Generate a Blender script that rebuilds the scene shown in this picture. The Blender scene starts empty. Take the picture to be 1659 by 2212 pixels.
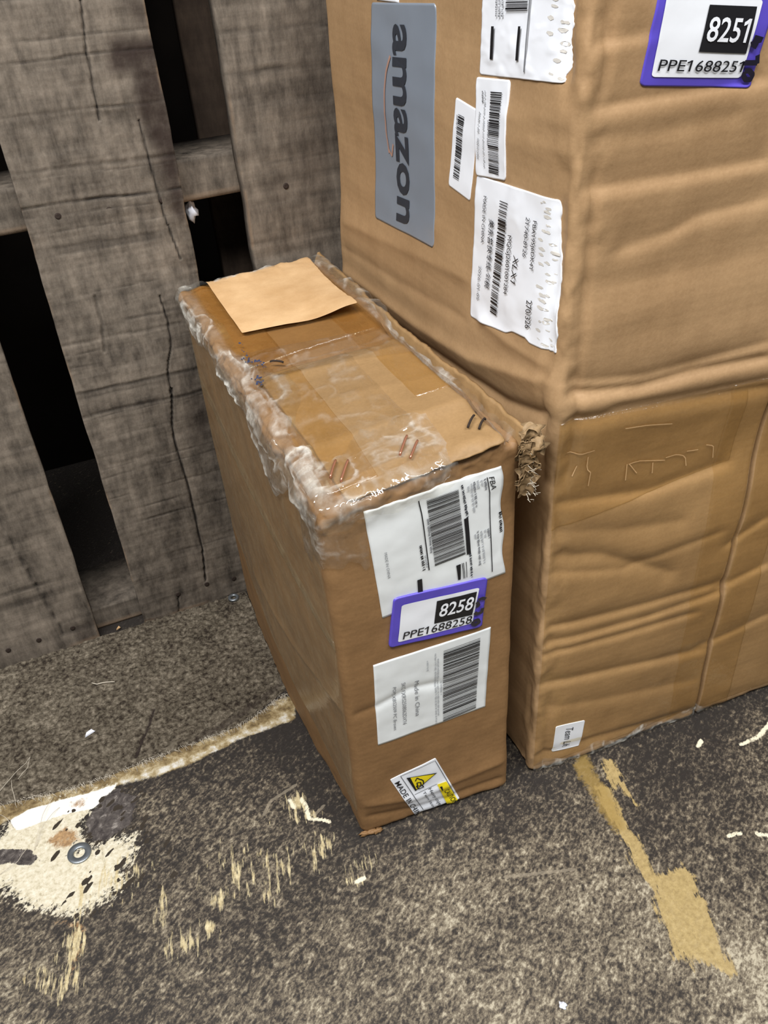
import bpy, math, random, json
import numpy as np
from mathutils import Matrix, Vector

DATA = {}
DATA['cam'] = {'pos': [-0.12986, -0.44984, 0.72936], 'R': [[0.9171897, 0.2768692, -0.2865423], [-0.3950228, 0.5377086, -0.7448668], [-0.0521544, 0.7963749, 0.6025504]], 'f': 1915.44, 'PY': 0.37984, 'h': [0.999927, 0.012109, 0.0], 'up': [-0.000823, 0.067923, 0.99769], 'N': [0.012081, -0.997617, 0.067928]}
# ================================================================== camera, world, lights, exposure
S = bpy.context.scene
COL = S.collection
CAM = DATA['cam']
cam_d = bpy.data.cameras.new('camera')
cam = bpy.data.objects.new('camera', cam_d); COL.objects.link(cam)
cam_d.sensor_fit = 'HORIZONTAL'; cam_d.sensor_width = 36.0
cam_d.lens = CAM['f'] / 1659 * 36.0; cam_d.clip_start = .02
_R = CAM['R']; _p = CAM['pos']
cam.matrix_world = Matrix(((_R[0][0], _R[0][1], _R[0][2], _p[0]), (_R[1][0], _R[1][1], _R[1][2], _p[1]), (_R[2][0], _R[2][1], _R[2][2], _p[2]), (0, 0, 0, 1)))
S.camera = cam

world = bpy.data.worlds.new('world'); S.world = world; world.use_nodes = True
bg = world.node_tree.nodes['Background']; bg.inputs[0].default_value = (.92, .97, 1.0, 1); bg.inputs[1].default_value = .17

def area_lamp(loc, target, sx, sy, power, col):
    d = bpy.data.lights.new('ceiling_lamp', 'AREA'); d.shape = 'RECTANGLE'; d.size = sx; d.size_y = sy
    d.energy = power; d.color = col
    o = bpy.data.objects.new('ceiling_lamp', d); COL.objects.link(o)
    o.location = loc
    o.rotation_euler = (Vector(target) - Vector(loc)).to_track_quat('-Z', 'Y').to_euler()
    return o
area_lamp((-.55, -.36, 1.72), (-.05, .15, .1), 1.2, .22, 40, (.985, .985, 1))
area_lamp((.70, -1.10, 2.25), (.15, .1, .1), 1.3, .28, 37, (.975, .985, 1))
S.view_settings.view_transform = 'Standard'; S.view_settings.look = 'None'
S.view_settings.gamma = 1; S.view_settings.use_curve_mapping = False
S.view_settings.exposure = 0.0


# ------------------------------------------------------------------ numeric helpers
def smooth(a, b, x):
    t = np.clip((x - a) / (b - a), 0, 1)
    return t * t * (3 - 2 * t)

def _h(ix, iy, iz, seed):
    n = (ix.astype(np.int64) * 73856093) ^ (iy.astype(np.int64) * 19349663) ^ (iz.astype(np.int64) * 83492791) ^ (seed * 2654435)
    n = (n ^ (n >> 13)) * 1274126177
    n = n & 0x7fffffff
    n = ((n ^ (n >> 15)) * 668265263) & 0x7fffffff
    return (n & 0xffff) / 32767.5 - 1.0

def noise(p, scale=1.0, seed=0):
    """value noise in -1..1, p is (n,3) or (n,2)"""
    p = np.asarray(p, float) * scale
    if p.shape[1] == 2:
        p = np.column_stack([p, np.zeros(len(p))])
    i = np.floor(p).astype(np.int64)
    f = p - i
    f = f * f * f * (f * (f * 6 - 15) + 10)
    r = 0
    for dx in (0, 1):
        for dy in (0, 1):
            for dz in (0, 1):
                w = (f[:, 0] if dx else 1 - f[:, 0]) * (f[:, 1] if dy else 1 - f[:, 1]) * (f[:, 2] if dz else 1 - f[:, 2])
                r = r + w * _h(i[:, 0] + dx, i[:, 1] + dy, i[:, 2] + dz, seed)
    return r

def fbm(p, scale=1.0, octv=4, seed=0, gain=.5):
    r = 0; a = 1.0; t = 0
    for k in range(octv):
        r = r + a * noise(p, scale * 2 ** k, seed + 17 * k); t += a; a *= gain
    return r / t

def ridged(p, scale=1.0, octv=3, seed=0):
    r = 0; a = 1.0; t = 0
    for k in range(octv):
        r = r + a * (1 - 2 * np.abs(noise(p, scale * 2 ** k, seed + 31 * k))); t += a; a *= .5
    return r / t

# ------------------------------------------------------------------ soft box: rounded, dented, warped between eight corners
class SoftBox:
    def __init__(self, dims, bottom, top, r, extra=None):
        self.d = np.array(dims, float); self.r = r
        self.b = np.array(bottom, float); self.t = np.array(top, float)    # fl, fr, br, bl
        self.creases = {}          # face -> list of (poly_s, poly_t, amp, w_up, w_down)
        self.extra = extra
    def st2p(self, face, st):
        st = np.atleast_2d(np.asarray(st, float)); z = np.zeros(len(st)); W, D, H = self.d
        s, t = st[:, 0], st[:, 1]
        if face == 'front': return np.column_stack([s, z, t])
        if face == 'left': return np.column_stack([z, D - s, t])
        if face == 'top': return np.column_stack([s, t, z + H])
        if face == 'right': return np.column_stack([z + W, s, t])
    def face_disp(self, face, s, t, w):
        r = np.zeros(len(s))
        for ps, pt, amp, wu, wd in self.creases.get(face, []):
            tl = np.interp(s, ps, pt)
            d = t - tl
            prof = np.where(d > 0, np.exp(-(np.abs(d) / wu) ** 1.4), np.exp(-(np.abs(d) / wd) ** 1.4))
            fade = smooth(ps[0] - .012, ps[0] + .006, s) * (1 - smooth(ps[-1] - .006, ps[-1] + .012, s))
            r = r + 1.45 * amp * prof * fade
        return r * w
    def disp(self, p):
        W, D, H = self.d; e = 1e-5; m = .012
        x, y, z = p.T
        r = np.zeros(len(p))
        def wt(a, A, b, B):
            return smooth(0, m, a) * smooth(0, m, A - a) * smooth(0, m * .5, b) * smooth(0, m, B - b)
        k = y < e
        if k.any(): r[k] += self.face_disp('front', x[k], z[k], wt(x[k], W, z[k], H))
        k = x < e
        if k.any(): r[k] += self.face_disp('left', D - y[k], z[k], wt(y[k], D, z[k], H))
        k = z > H - e
        if k.any(): r[k] += self.face_disp('top', x[k], y[k], wt(x[k], W, y[k], D))
        if self.extra is not None: r = r + self.extra(self, p)
        return r
    def P(self, p, off=0.0):
        p = np.atleast_2d(np.asarray(p, float))
        q = np.clip(p, self.r, self.d - self.r)
        n = p - q
        l = np.linalg.norm(n, axis=1, keepdims=True); n = n / np.where(l < 1e-9, 1, l)
        s = q + n * self.r + n * (self.disp(p) + off)[:, None]
        u = s / self.d
        x, y, z = u[:, :1], u[:, 1:2], u[:, 2:]
        def bil(c): return (c[0] * (1 - x) + c[1] * x) * (1 - y) + (c[3] * (1 - x) + c[2] * x) * y
        return bil(self.b) * (1 - z) + bil(self.t) * z
    def F(self, face, st, off=0.0):
        st = np.atleast_2d(np.asarray(st, float))
        return self.P(self.st2p(face, st), np.zeros(len(st)) + off)

def small_extra(B, p):
    W, D, H = B.d; x, y, z = p.T
    r = .0009 * fbm(p, 28, 3, 5) + .0012 * fbm(p, 9, 2, 9)
    # crushed, puckered rim at the top
    rim = smooth(H - .03, H - .004, z) * (1 - smooth(.0, .028, np.minimum(np.minimum(x, W - x), np.minimum(y, D - y))))
    r = r + rim * (.0030 * fbm(p, 95, 3, 21) + .0022 * fbm(p, 30, 2, 22))
    # bottom edge on the left bows outwards
    lf = 1 - smooth(0, .03, x)
    r = r + lf * .008 * np.exp(-((y - .21) / .12) ** 2) * (1 - smooth(.02, .30, z))
    r = r + lf * .003 * np.sin(np.pi * np.clip(y / D, 0, 1)) * np.sin(np.pi * np.clip(z / H, 0, 1))
    # lid domes behind the front fold
    tp = smooth(H - .01, H, z)
    r = r + tp * .006 * smooth(.0, .055, y) * (1 - smooth(.07, .30, y)) * np.sin(np.pi * np.clip(x / W, 0, 1)) ** .6
    # gap between the lid and the torn right-hand panel
    r = r - tp * .022 * np.exp(-((x - .1400) / .0050) ** 2) * (1 - smooth(.17, .24, y))
    # bottom crumple
    r = r + (1 - smooth(.0, .03, z)) * .0016 * fbm(p, 60, 3, 33)
    return r

def big_extra(B, p):
    W, D, H = B.d; x, y, z = p.T
    r = .0007 * fbm(p, 24, 3, 45) + .0014 * fbm(p * np.array([.35, .6, 1.6]), 12, 3, 49)
    # crushed vertical corner
    e = np.hypot(x, y)
    c = 1 - smooth(.006, .034, e)
    r = r + c * (.0030 * fbm(p * np.array([1, 1, .8]), 42, 3, 61) - .0012)
    c2 = np.exp(-((e - .016) / .0032) ** 2)
    r = r - c2 * .0024 * smooth(-.3, .3, noise(p, 22, 63))
    r = r - (1 - smooth(.0, .004, x)) * .0018 * np.exp(-((y - .0110) / .0022) ** 2) * smooth(.40, .43, z) * (1 - smooth(.56, .62, z))
    # waist: the carton buckles over its flaps at mid height
    ff = 1 - smooth(0, .02, y)
    r = r + ff * .004 * np.exp(-((z - .405) / .03) ** 2) - ff * .003 * np.exp(-((z - .33) / .035) ** 2)
    lf = 1 - smooth(0, .02, x)
    r = r + lf * (.003 * np.exp(-((z - .40) / .04) ** 2) - .006 * smooth(.36, .30, z) * smooth(0, .03, y))
    # joint between the two flaps on the front
    r = r - ff * .012 * np.exp(-((x - .1885 - .0012 * noise(np.column_stack([z, z * 0]), 30, 71)) / .0013) ** 2) * (1 - smooth(.352, .375, z))
    r = r + (1 - smooth(.0, .025, z)) * .0022 * fbm(p, 45, 3, 73)
    return r

def small_box():
    return SoftBox((.146, .385, .382),
        [(.0035, .0060, .0008), (.1505, -.0030, .0008), (.1505, .372, .001), (.0010, .366, .001)],
        [(-.0010, .0040, .374), (.1505, .0020, .395), (.1440, .399, .391), (-.0050, .397, .387)], .007, small_extra)

def big_box():
    return SoftBox((.376, .385, .70),
        [(.1750, -.0030, .001), (.5515, -.0195, .001), (.5700, .372, .001), (.1570, .3690, .001)],
        [(.1750, -.0030, .70), (.5515, -.0195, .70), (.5700, .416, .70), (.1780, .4160, .70)], .007, big_extra)
# ------------------------------------------------------------------ end of core

# measured layout: face coordinates (m) of creases, labels and print; ground coordinates (m) of stains; pallet coordinates (m)
DATA.update(json.loads('''{"creases":{"b":{"front":[[[0.00348,0.03904],[0.63628,0.63734],-0.0012,0.012,0.003],[[0.00945,0.04389,0.1264],[0.60248,0.60377,0.60492],-0.002,0.022,0.004],[[0.01106,0.06794,0.13976],[0.55711,0.55586,0.55534],-0.002,0.024,0.004],[[0.00478,0.04705,0.11159],[0.58726,0.58438,0.58611],-0.0008,0.012,0.006],[[0.03747,0.07406,0.09371,0.14626],[0.51559,0.5202,0.52722,0.5304],-0.0017,0.02,0.005],[[0.01432,0.07889,0.15552],[0.49534,0.49294,0.49454],-0.0009,0.02,0.012],[[0.00405,0.06921,0.17086],[0.42996,0.41988,0.42176],-0.0022,0.01,0.004],[[0.00568,0.06611,0.10866,0.17296],[0.42043,0.41176,0.41305,0.41008],-0.0034,0.006,0.004],[[0.04478,0.09172,0.17824],[0.40076,0.39692,0.39081],-0.0014,0.006,0.003],[[0.00422,0.07287,0.18082],[0.39916,0.39358,0.38342],-0.0026,0.005,0.007],[[0.00686,0.08859,0.16241],[0.32287,0.31101,0.31555],-0.0022,0.012,0.004],[[0.0079,0.07071,0.12914],[0.29758,0.27983,0.26935],-0.0016,0.01,0.012],[[0.00692,0.05186,0.12583],[0.27308,0.26011,0.21406],-0.0022,0.009,0.01],[[0.00592,0.07654,0.17045],[0.25644,0.23549,0.24505],-0.001,0.006,0.004],[[0.00886,0.08288,0.18402],[0.19258,0.18552,0.18089],-0.0022,0.008,0.004],[[-0.044,0.10845,0.18514],[0.17804,0.16761,0.17035],-0.0022,0.01,0.003],[[-0.044,0.08635,0.15898],[0.16739,0.15628,0.15406],-0.0016,0.006,0.003],[[-0.00222,0.06764,0.1807],[0.12625,0.11442,0.09736],-0.002,0.008,0.004],[[0.00245,0.07183,0.17747],[0.09423,0.07646,0.05706],-0.001,0.012,0.006],[[-0.00123,0.07715,0.18616],[0.02611,0.0222,0.00903],-0.0016,0.004,0.01],[[0.18015,0.21858],[0.22568,0.24396],-0.0014,0.01,0.003],[[0.18514,0.23256],[0.17595,0.18665],-0.0016,0.01,0.003],[[0.17448,0.25107],[0.103,0.1151],-0.0014,0.01,0.003]],
"left":[[[-0.00141,0.17294,0.27249,0.32594,0.37861],[0.37599,0.38524,0.39721,0.4124,0.42735],0.0026,0.006,0.01],[[0.00044,0.16959,0.32039,0.38168],[0.35458,0.36581,0.38283,0.40116],-0.003,0.006,0.008],[[0.0173,0.17373,0.25734],[0.4283,0.4479,0.45819],0.0012,0.01,0.006],[[0.28203,0.3227,0.37269],[0.43416,0.43313,0.4378],0.0016,0.006,0.006],[[0.01168,0.13841,0.25586],[0.39984,0.41138,0.4236],-0.0012,0.008,0.006],[[-0.0015,0.13714],[0.55168,0.55019],0.0006,0.02,0.01],[[0.31427,0.38583],[0.57238,0.57896],0.0008,0.01,0.01],[[0.30783,0.38609],[0.585,0.59712],0.0008,0.012,0.008]]},
"s":{"front":[[[-0.044,0.02258,0.05376,0.08035],[0.16808,0.16885,0.17703,0.17046],-0.0011,0.005,0.004],[[-0.00317,0.05422,0.14303],[0.04728,0.03002,0.03899],0.0014,0.008,0.004],[[0.0025,0.05362,0.14709],[0.02652,0.01377,0.0145],-0.0014,0.004,0.004],[[0.00631,0.06456,0.14927],[0.29972,0.28651,0.2768],0.0006,0.02,0.02]],
"top":[[[0.01137,0.05186,0.09819,0.19],[0.06297,0.05548,0.04958,0.05304],0.0022,0.014,0.006],[[0.03389,0.0712,0.12185],[0.18544,0.17843,0.17288],-0.0022,0.01,0.005],[[0.02699,0.08529,0.1247],[0.1649,0.15422,0.15204],0.002,0.006,0.006],[[0.04485,0.11464,0.15064],[0.11054,0.09738,0.09533],0.0006,0.006,0.005]],
"left":[[[0.13005,0.25391,0.3587],[0.438,0.432,0.37762],-0.002,0.006,0.006],[[0.12447,0.2478,0.36829],[0.13295,0.1361,0.16529],0.0008,0.008,0.003]]}},
"labels":{"silver":[[0.10495,0.62753],[0.08978,0.45393],[0.2059,0.46419],[0.21533,0.63838]],
"amazon":[[0.14584,0.6176],[0.13707,0.46563],[0.16813,0.62012]],
"smile":[[0.13955,0.59465],[0.13073,0.58193],[0.1261,0.56828],[0.12375,0.55097],[0.12197,0.53435],[0.12499,0.51848]],
"smile_head":[[0.12317,0.52189],[0.13092,0.51762],[0.13458,0.52773]],
"shipA":[[0.28069,0.6687],[0.27546,0.60393],[0.36821,0.61451],[0.3693,0.67252]],
"shipA_bars":[[0.30812,0.65721],[0.30693,0.64395],[0.33016,0.64683],[0.33052,0.65918]],
"shipA_g1":[[0.29137,0.63395],[0.29033,0.61525],[0.29394,0.61572],[0.29465,0.63436]],
"shipA_g2":[[0.32201,0.63775],[0.32069,0.61922],[0.32345,0.61946],[0.32451,0.63806]],
"shipA_line":[[0.33284,0.65543],[0.33034,0.61429]],
"shipA_line2":[[0.34832,0.65538],[0.35039,0.63828],[0.34903,0.61627]],
"stripB":[[0.2722,0.60171],[0.27246,0.53873],[0.30985,0.54483],[0.31334,0.60683]],
"stripB_bars":[[0.2922,0.5966],[0.29068,0.54554],[0.30295,0.54694],[0.30613,0.59865]],
"stripB_t1":[[0.27796,0.58189],[0.27501,0.55068],[0.28065,0.58243]],
"stripB_t2":[[0.28976,0.57887],[0.29015,0.56291],[0.29149,0.57924]],
"stripB_t3":[[0.28065,0.59499],[0.28144,0.58876],[0.28372,0.59556]],
"stripB_t4":[[0.28447,0.59595],[0.28371,0.54698],[0.28661,0.59633]],
"tagC":[[0.24409,0.58404],[0.23288,0.52113],[0.26468,0.51844],[0.27414,0.58158]],
"tagC_bars":[[0.24805,0.57398],[0.24039,0.52911],[0.24876,0.52869],[0.25681,0.57376]],
"tagC_t":[[0.24569,0.57323],[0.24503,0.56426],[0.24757,0.57317]],
"bigD":[[0.27308,0.53889],[0.26599,0.43031],[0.37994,0.44979],[0.36705,0.54838]],
"bigD_bars":[[0.30644,0.5311],[0.29669,0.44683],[0.30571,0.44705],[0.31646,0.53193]],
"bigD_t1":[[0.28524,0.52825],[0.28219,0.49411],[0.28896,0.52884]],
"bigD_t2":[[0.27955,0.47599],[0.27647,0.44837],[0.28287,0.47685]],
"bigD_t3":[[0.29353,0.51484],[0.28875,0.46291],[0.29931,0.51515]],
"bigD_t4":[[0.31725,0.5109],[0.3148,0.46809],[0.32168,0.51176]],
"bigD_t5":[[0.32508,0.4998],[0.32324,0.48045],[0.33064,0.49938]],
"bigD_t6":[[0.33848,0.5298],[0.33525,0.50229],[0.34247,0.53003]],
"bigD_t7":[[0.34649,0.52974],[0.34429,0.49579],[0.35026,0.53035]],
"bigD_t8":[[0.34455,0.47502],[0.34359,0.45388],[0.35086,0.47691]],
"scrap":[[0.11577,0.63021],[0.15613,0.63253],[0.15626,0.63674],[0.11614,0.6334]],
"purpB":[[0.03867,0.61102],[0.11645,0.60079],[0.12341,0.65845],[0.0436,0.66684]],
"purpB_w":[[0.04542,0.6152],[0.10831,0.60713],[0.11256,0.64733],[0.04738,0.6549]],
"purpB_k":[[0.07364,0.62518],[0.10778,0.62027],[0.10875,0.64433],[0.07567,0.6485]],
"purpB_n":[[0.07623,0.63056],[0.10526,0.6266],[0.07741,0.64226]],
"purpB_c":[[0.04843,0.6181],[0.10721,0.61055],[0.04939,0.6248]],
"purpB_m":[[[0.11013,0.62856],[0.11662,0.62661]],[[0.11607,0.62698],[0.10939,0.62551],[0.1138,0.62346]],[[0.10728,0.61561],[0.11695,0.61449]],[[0.11566,0.61881],[0.11673,0.61387]],[[0.10881,0.61088],[0.11222,0.61081],[0.1156,0.60811],[0.11468,0.60559],[0.1112,0.60599],[0.1087,0.6086],[0.10936,0.61049]]],
"team":[[0.02387,0.06178],[0.02349,0.02261],[0.05318,0.01816],[0.05556,0.05575]],
"team_t":[[0.03541,0.05509],[0.03345,0.02628],[0.04324,0.05204]],
"fba":[[0.02924,0.37232],[0.0363,0.26675],[0.13486,0.26451],[0.13048,0.36337]],
"fba_bars":[[0.07386,0.36069],[0.0785,0.29909],[0.10251,0.29942],[0.09757,0.35936]],
"fba_l1":[[0.11939,0.3593],[0.12152,0.3452],[0.12181,0.32989],[0.12432,0.27199]],
"fba_l2":[[0.06809,0.36329],[0.06981,0.35221],[0.07213,0.32302],[0.07387,0.29739]],
"fba_l3":[[0.10323,0.3316],[0.10418,0.31812],[0.10515,0.29821]],
"fba_l4":[[0.09936,0.36143],[0.10211,0.34673],[0.10323,0.3316]],
"fba_l5":[[0.10515,0.29821],[0.10672,0.27233]],
"fba_t1":[[0.12055,0.35883],[0.12282,0.34726],[0.12463,0.35771]],
"fba_t2":[[0.04091,0.33028],[0.0423,0.30496],[0.0429,0.32988]],
"fba_t3":[[0.07313,0.34477],[0.07505,0.31332],[0.07456,0.34446]],
"fba_b1":[[0.12877,0.32455],[0.13022,0.30432],[0.13092,0.32377]],
"fba_b2":[[0.06665,0.32346],[0.06882,0.29825],[0.06869,0.32285]],
"fba_r":[[[0.11649,0.35884],[0.11801,0.34873]],[[0.114,0.35896],[0.11522,0.35333]],[[0.11107,0.35976],[0.11201,0.35285]],[[0.10854,0.35996],[0.11058,0.33613]],[[0.1064,0.35956],[0.10885,0.332]],[[0.10406,0.35833],[0.10436,0.35396]],[[0.11954,0.31397],[0.12085,0.30482]],[[0.11713,0.31407],[0.118,0.30557]],[[0.11418,0.31444],[0.11696,0.28379]],[[0.11149,0.31572],[0.113,0.28303]],[[0.10924,0.31376],[0.10992,0.30887]],[[0.07019,0.31254],[0.07154,0.30122]]],
"fba_g1":[[0.0644,0.29226],[0.06469,0.27673],[0.06848,0.27599],[0.06806,0.29189]],
"fba_g2":[[0.09494,0.29183],[0.09647,0.27679],[0.09845,0.27665],[0.09845,0.29186]],
"fba_g3":[[0.09934,0.292],[0.10079,0.27621],[0.10368,0.27619],[0.10305,0.29192]],
"purpS":[[0.03942,0.23365],[0.1163,0.21917],[0.12009,0.26845],[0.04554,0.28322]],
"purpS_w":[[0.04635,0.2367],[0.10783,0.22741],[0.11331,0.26211],[0.05107,0.27427]],
"purpS_k":[[0.0759,0.24264],[0.1074,0.23683],[0.11115,0.25933],[0.07861,0.26506]],
"purpS_n":[[0.07938,0.24824],[0.10678,0.24369],[0.0819,0.26005]],
"purpS_c":[[0.05006,0.23852],[0.10653,0.22871],[0.05179,0.2469]],
"purpS_m":[[[0.11189,0.25091],[0.1152,0.25123],[0.11826,0.24893]],[[0.11096,0.24963],[0.11244,0.24478],[0.11007,0.2448]],[[0.11587,0.24068],[0.11502,0.23628],[0.11072,0.23662],[0.10924,0.2392]],[[0.10789,0.23027],[0.1117,0.23021],[0.11313,0.22658],[0.11019,0.22571],[0.10736,0.22763],[0.10789,0.23027]]],
"prod":[[0.02601,0.21961],[0.02336,0.12168],[0.1211,0.12099],[0.12507,0.21264]],
"prod_bars":[[0.08374,0.20728],[0.08175,0.12288],[0.11221,0.12462],[0.11545,0.20654]],
"prod_t1":[[0.0585,0.18439],[0.05767,0.14186],[0.06214,0.18402]],
"prod_t2":[[0.04744,0.1881],[0.04629,0.13706],[0.05067,0.1877]],
"prod_t3":[[0.03999,0.18696],[0.03788,0.13436],[0.04266,0.18629]],
"prod_r":[[[0.07612,0.208],[0.07484,0.12349]],[[0.07822,0.20086],[0.07706,0.13177]],[[0.08067,0.1724],[0.08015,0.15662]],[[0.06924,0.20294],[0.06916,0.19036]]],
"caut":[[0.03108,0.06834],[0.05243,0.0009],[0.09598,0.00672],[0.07369,0.07734]],
"caut_t1":[[0.03438,0.06268],[0.05278,0.00156],[0.03914,0.06367]],
"caut_l":[[0.04053,0.06909],[0.06129,0.00319]],
"caut_l2":[[0.04053,0.06909],[0.07282,0.0753],[0.09052,0.01767]],
"caut_l3":[[0.05175,0.03757],[0.07385,0.04124]],
"caut_tri":[[0.04563,0.06454],[0.05289,0.04184],[0.07432,0.0576]],
"caut_trii":[[0.04902,0.06362],[0.05378,0.04432],[0.07176,0.05744]],
"caut_hand":[[[0.05317,0.05697],[0.05485,0.06065],[0.05816,0.05672]],[[0.05935,0.04831],[0.06054,0.04455],[0.05768,0.04451]],[[0.05452,0.054],[0.058,0.05297],[0.05833,0.04806],[0.05501,0.04875],[0.05452,0.054]],[[0.05382,0.04973],[0.05565,0.04482],[0.05766,0.04422]],[[0.05819,0.05745],[0.06054,0.054],[0.06067,0.04841]]],
"caut_y":[[0.07382,0.04067],[0.08425,0.00121],[0.09347,0.00731],[0.08268,0.04081]],
"caut_yt":[[0.08002,0.0281],[0.08905,0.00299],[0.08437,0.02977]],
"caut_yw":[[0.07561,0.03742],[0.07863,0.02924],[0.07811,0.03711]],
"caut_t2":[[0.06496,0.03875],[0.07724,0.00088],[0.06809,0.03906]],
"caut_t3":[[0.05936,0.03731],[0.07001,0.00339],[0.06174,0.03756]],
"paper":[[0.02661,0.25941],[0.12597,0.23658],[0.13284,0.38126],[0.02746,0.38545]],
"staples":[[[0.11595,0.01957],[0.12617,0.02973]],[[0.12196,0.01501],[0.13195,0.02433]],[[0.06514,0.01891],[0.07722,0.03353]],[[0.06922,0.0113],[0.08133,0.02562]],[[0.01726,0.02423],[0.02669,0.03832]],[[0.02195,0.01715],[0.03376,0.03355]],[[0.03119,0.19452],[0.04039,0.18845]]],
"tape_seam":[[0.02518,0.0074],[0.0321,0.13547],[0.05022,0.13401],[0.04866,0.00834]],
"blue":[[[0.01853,0.23575],[0.01698,0.2224],[0.01612,0.20375]],[[0.012,0.17623],[0.01805,0.17597],[0.01349,0.16576],[0.0111,0.16931]],[[0.02061,0.20264],[0.02238,0.19305],[0.02555,0.18816]]],
"flapline":[[-0.05319,-0.044],[0.03655,0.00144],[0.08679,0.0009],[0.11897,0.00339],[0.19299,0.01076]],
"tapeB":[[0.01036,0.32044],[0.16586,0.31429],[0.15881,0.38426],[0.00296,0.39838]],
"tapeBv":[[0.16382,0.04311],[0.20449,0.01728],[0.17602,0.38279],[0.14213,0.38621]],
"scratch":[[[0.02901,0.3625],[0.02952,0.35092],[0.03346,0.34674],[0.03343,0.33348]],[[0.02115,0.35601],[0.01873,0.34653]],[[0.06655,0.34434],[0.07486,0.34497],[0.09983,0.33832]],[[0.06726,0.34415],[0.07526,0.33348]],[[0.08872,0.33935],[0.08969,0.32914]],[[0.10013,0.34053],[0.11027,0.34092],[0.11869,0.3365],[0.12169,0.32619]],[[0.13668,0.34212],[0.14409,0.33923],[0.14691,0.32632]],[[0.06511,0.34474],[0.0658,0.32946]],[[0.11911,0.34107],[0.12988,0.33944]],[[0.05643,0.38069],[0.07459,0.37848],[0.098,0.37336]],[[0.01186,0.3701],[0.02325,0.36628],[0.03334,0.36742]]],
"specks":[[[0.08502,0.15315]],[[0.2362,0.10827]],[[-0.056,0.24875]]]},
"ground":{"carpet_edge":[[-0.3309,0.1808],[-0.3048,0.1882],[-0.2616,0.1805],[-0.2173,0.1761],[-0.1707,0.1783],[-0.1228,0.1795],[-0.0836,0.1797],[-0.0525,0.1829],[-0.0174,0.1967],[0.0064,0.2047]],
"band":[[-0.3234,0.1634],[-0.2978,0.1657],[-0.2804,0.1687],[-0.241,0.1672],[-0.1993,0.1604],[-0.1612,0.1554],[-0.1185,0.1571],[-0.0785,0.1621],[-0.048,0.1645],[-0.0071,0.1651],[0.0032,0.1953],[-0.0174,0.1967],[-0.0525,0.1829],[-0.0836,0.1797],[-0.1228,0.1795],[-0.1707,0.1783],[-0.2173,0.1761],[-0.2616,0.1805],[-0.3048,0.1882],[-0.3222,0.1851]],
"cream":[[-0.3,0.1645],[-0.2716,0.1696],[-0.2406,0.1705],[-0.2118,0.1675],[-0.1965,0.1638],[-0.2035,0.1546],[-0.2197,0.145],[-0.2297,0.1275],[-0.234,0.1159],[-0.2256,0.1056],[-0.2126,0.1069],[-0.1924,0.0985],[-0.188,0.0827],[-0.1954,0.0707],[-0.2086,0.0629],[-0.201,0.0519],[-0.2147,0.0439],[-0.2412,0.0421],[-0.2539,0.0366],[-0.2793,0.0539],[-0.3009,0.0746],[-0.3117,0.0891],[-0.3261,0.1129],[-0.3242,0.1478]],
"dark":[[[-0.3203,0.1433],[-0.3004,0.1324],[-0.2803,0.124],[-0.2756,0.1134],[-0.2818,0.1092],[-0.3013,0.1204],[-0.3214,0.1257]],[[-0.2298,0.133],[-0.2108,0.154],[-0.1968,0.1568],[-0.1779,0.1407],[-0.1921,0.1124],[-0.2129,0.1049],[-0.2276,0.1066]]],
"rust":[[[-0.2583,0.1328],[-0.2516,0.135],[-0.2398,0.1267],[-0.2401,0.1146],[-0.2521,0.1139],[-0.2696,0.1263]],[[-0.2416,0.1629],[-0.2262,0.1614],[-0.2309,0.1503],[-0.2419,0.1538]],[[-0.2782,0.0456],[-0.2536,0.0387],[-0.2465,0.0331],[-0.2512,0.0045],[-0.2643,-0.0144],[-0.2544,0.0323]]],
"tan":[[0.2467,-0.0152],[0.2588,-0.021],[0.2571,-0.0499],[0.2545,-0.0834],[0.2468,-0.0868],[0.2462,-0.0504],[0.2363,-0.0571],[0.2323,-0.0773],[0.2276,-0.1315],[0.2516,-0.1389],[0.2509,-0.1521],[0.2446,-0.1837],[0.2344,-0.2072],[0.2277,-0.2368],[0.2172,-0.2358],[0.2141,-0.2205],[0.2033,-0.2115],[0.2028,-0.2233],[0.1964,-0.2144],[0.1878,-0.2023],[0.1915,-0.1916],[0.1991,-0.1693],[0.208,-0.1415],[0.2074,-0.1122],[0.2109,-0.1038],[0.2178,-0.0539],[0.2235,-0.0339],[0.2344,-0.0448]],
"ochre":[[[0.2214,-0.0091],[0.2395,0.0006],[0.2334,-0.0386],[0.2285,-0.0755],[0.2238,-0.0892],[0.2135,-0.0896],[0.2149,-0.0581]]],
"chips":[[[-0.0356,0.0674],[-0.0336,0.0569],[-0.0351,0.0448]],[[-0.0351,0.0448],[-0.0183,0.0347]],[[-0.046,0.0713],[-0.0441,0.0618]],[[0.381,-0.0598],[0.4042,-0.0596],[0.4265,-0.051]],[[0.303,-0.1349],[0.3141,-0.1371]],[[0.327,-0.1431],[0.3352,-0.148]],[[-0.0184,-0.0334],[-0.012,-0.0339]],[[0.3424,-0.0438],[0.3496,-0.0397]]],
"scratchlines":[[[-0.0729,0.0671],[-0.0623,0.079],[-0.034,0.0858]],[[0.1013,-0.0845],[0.16,-0.1038]],[[-0.029,0.0463],[-0.0175,0.0521]]],
"washer":[-0.2403,0.101],
"washer_r":[[-0.2479,0.1036],[-0.2322,0.0983]],
"nut":[-0.0174,0.3706],
"nut_r":[[-0.023,0.3734],[-0.0117,0.3678]],
"flake":[[-0.2155,0.2332],[-0.2044,0.2372],[-0.2076,0.2414],[-0.2139,0.2378]],
"dot":[0.0887,-0.1976],
"chip2":[[-0.1583,0.3801],[-0.1529,0.3826],[-0.1545,0.386]],
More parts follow.
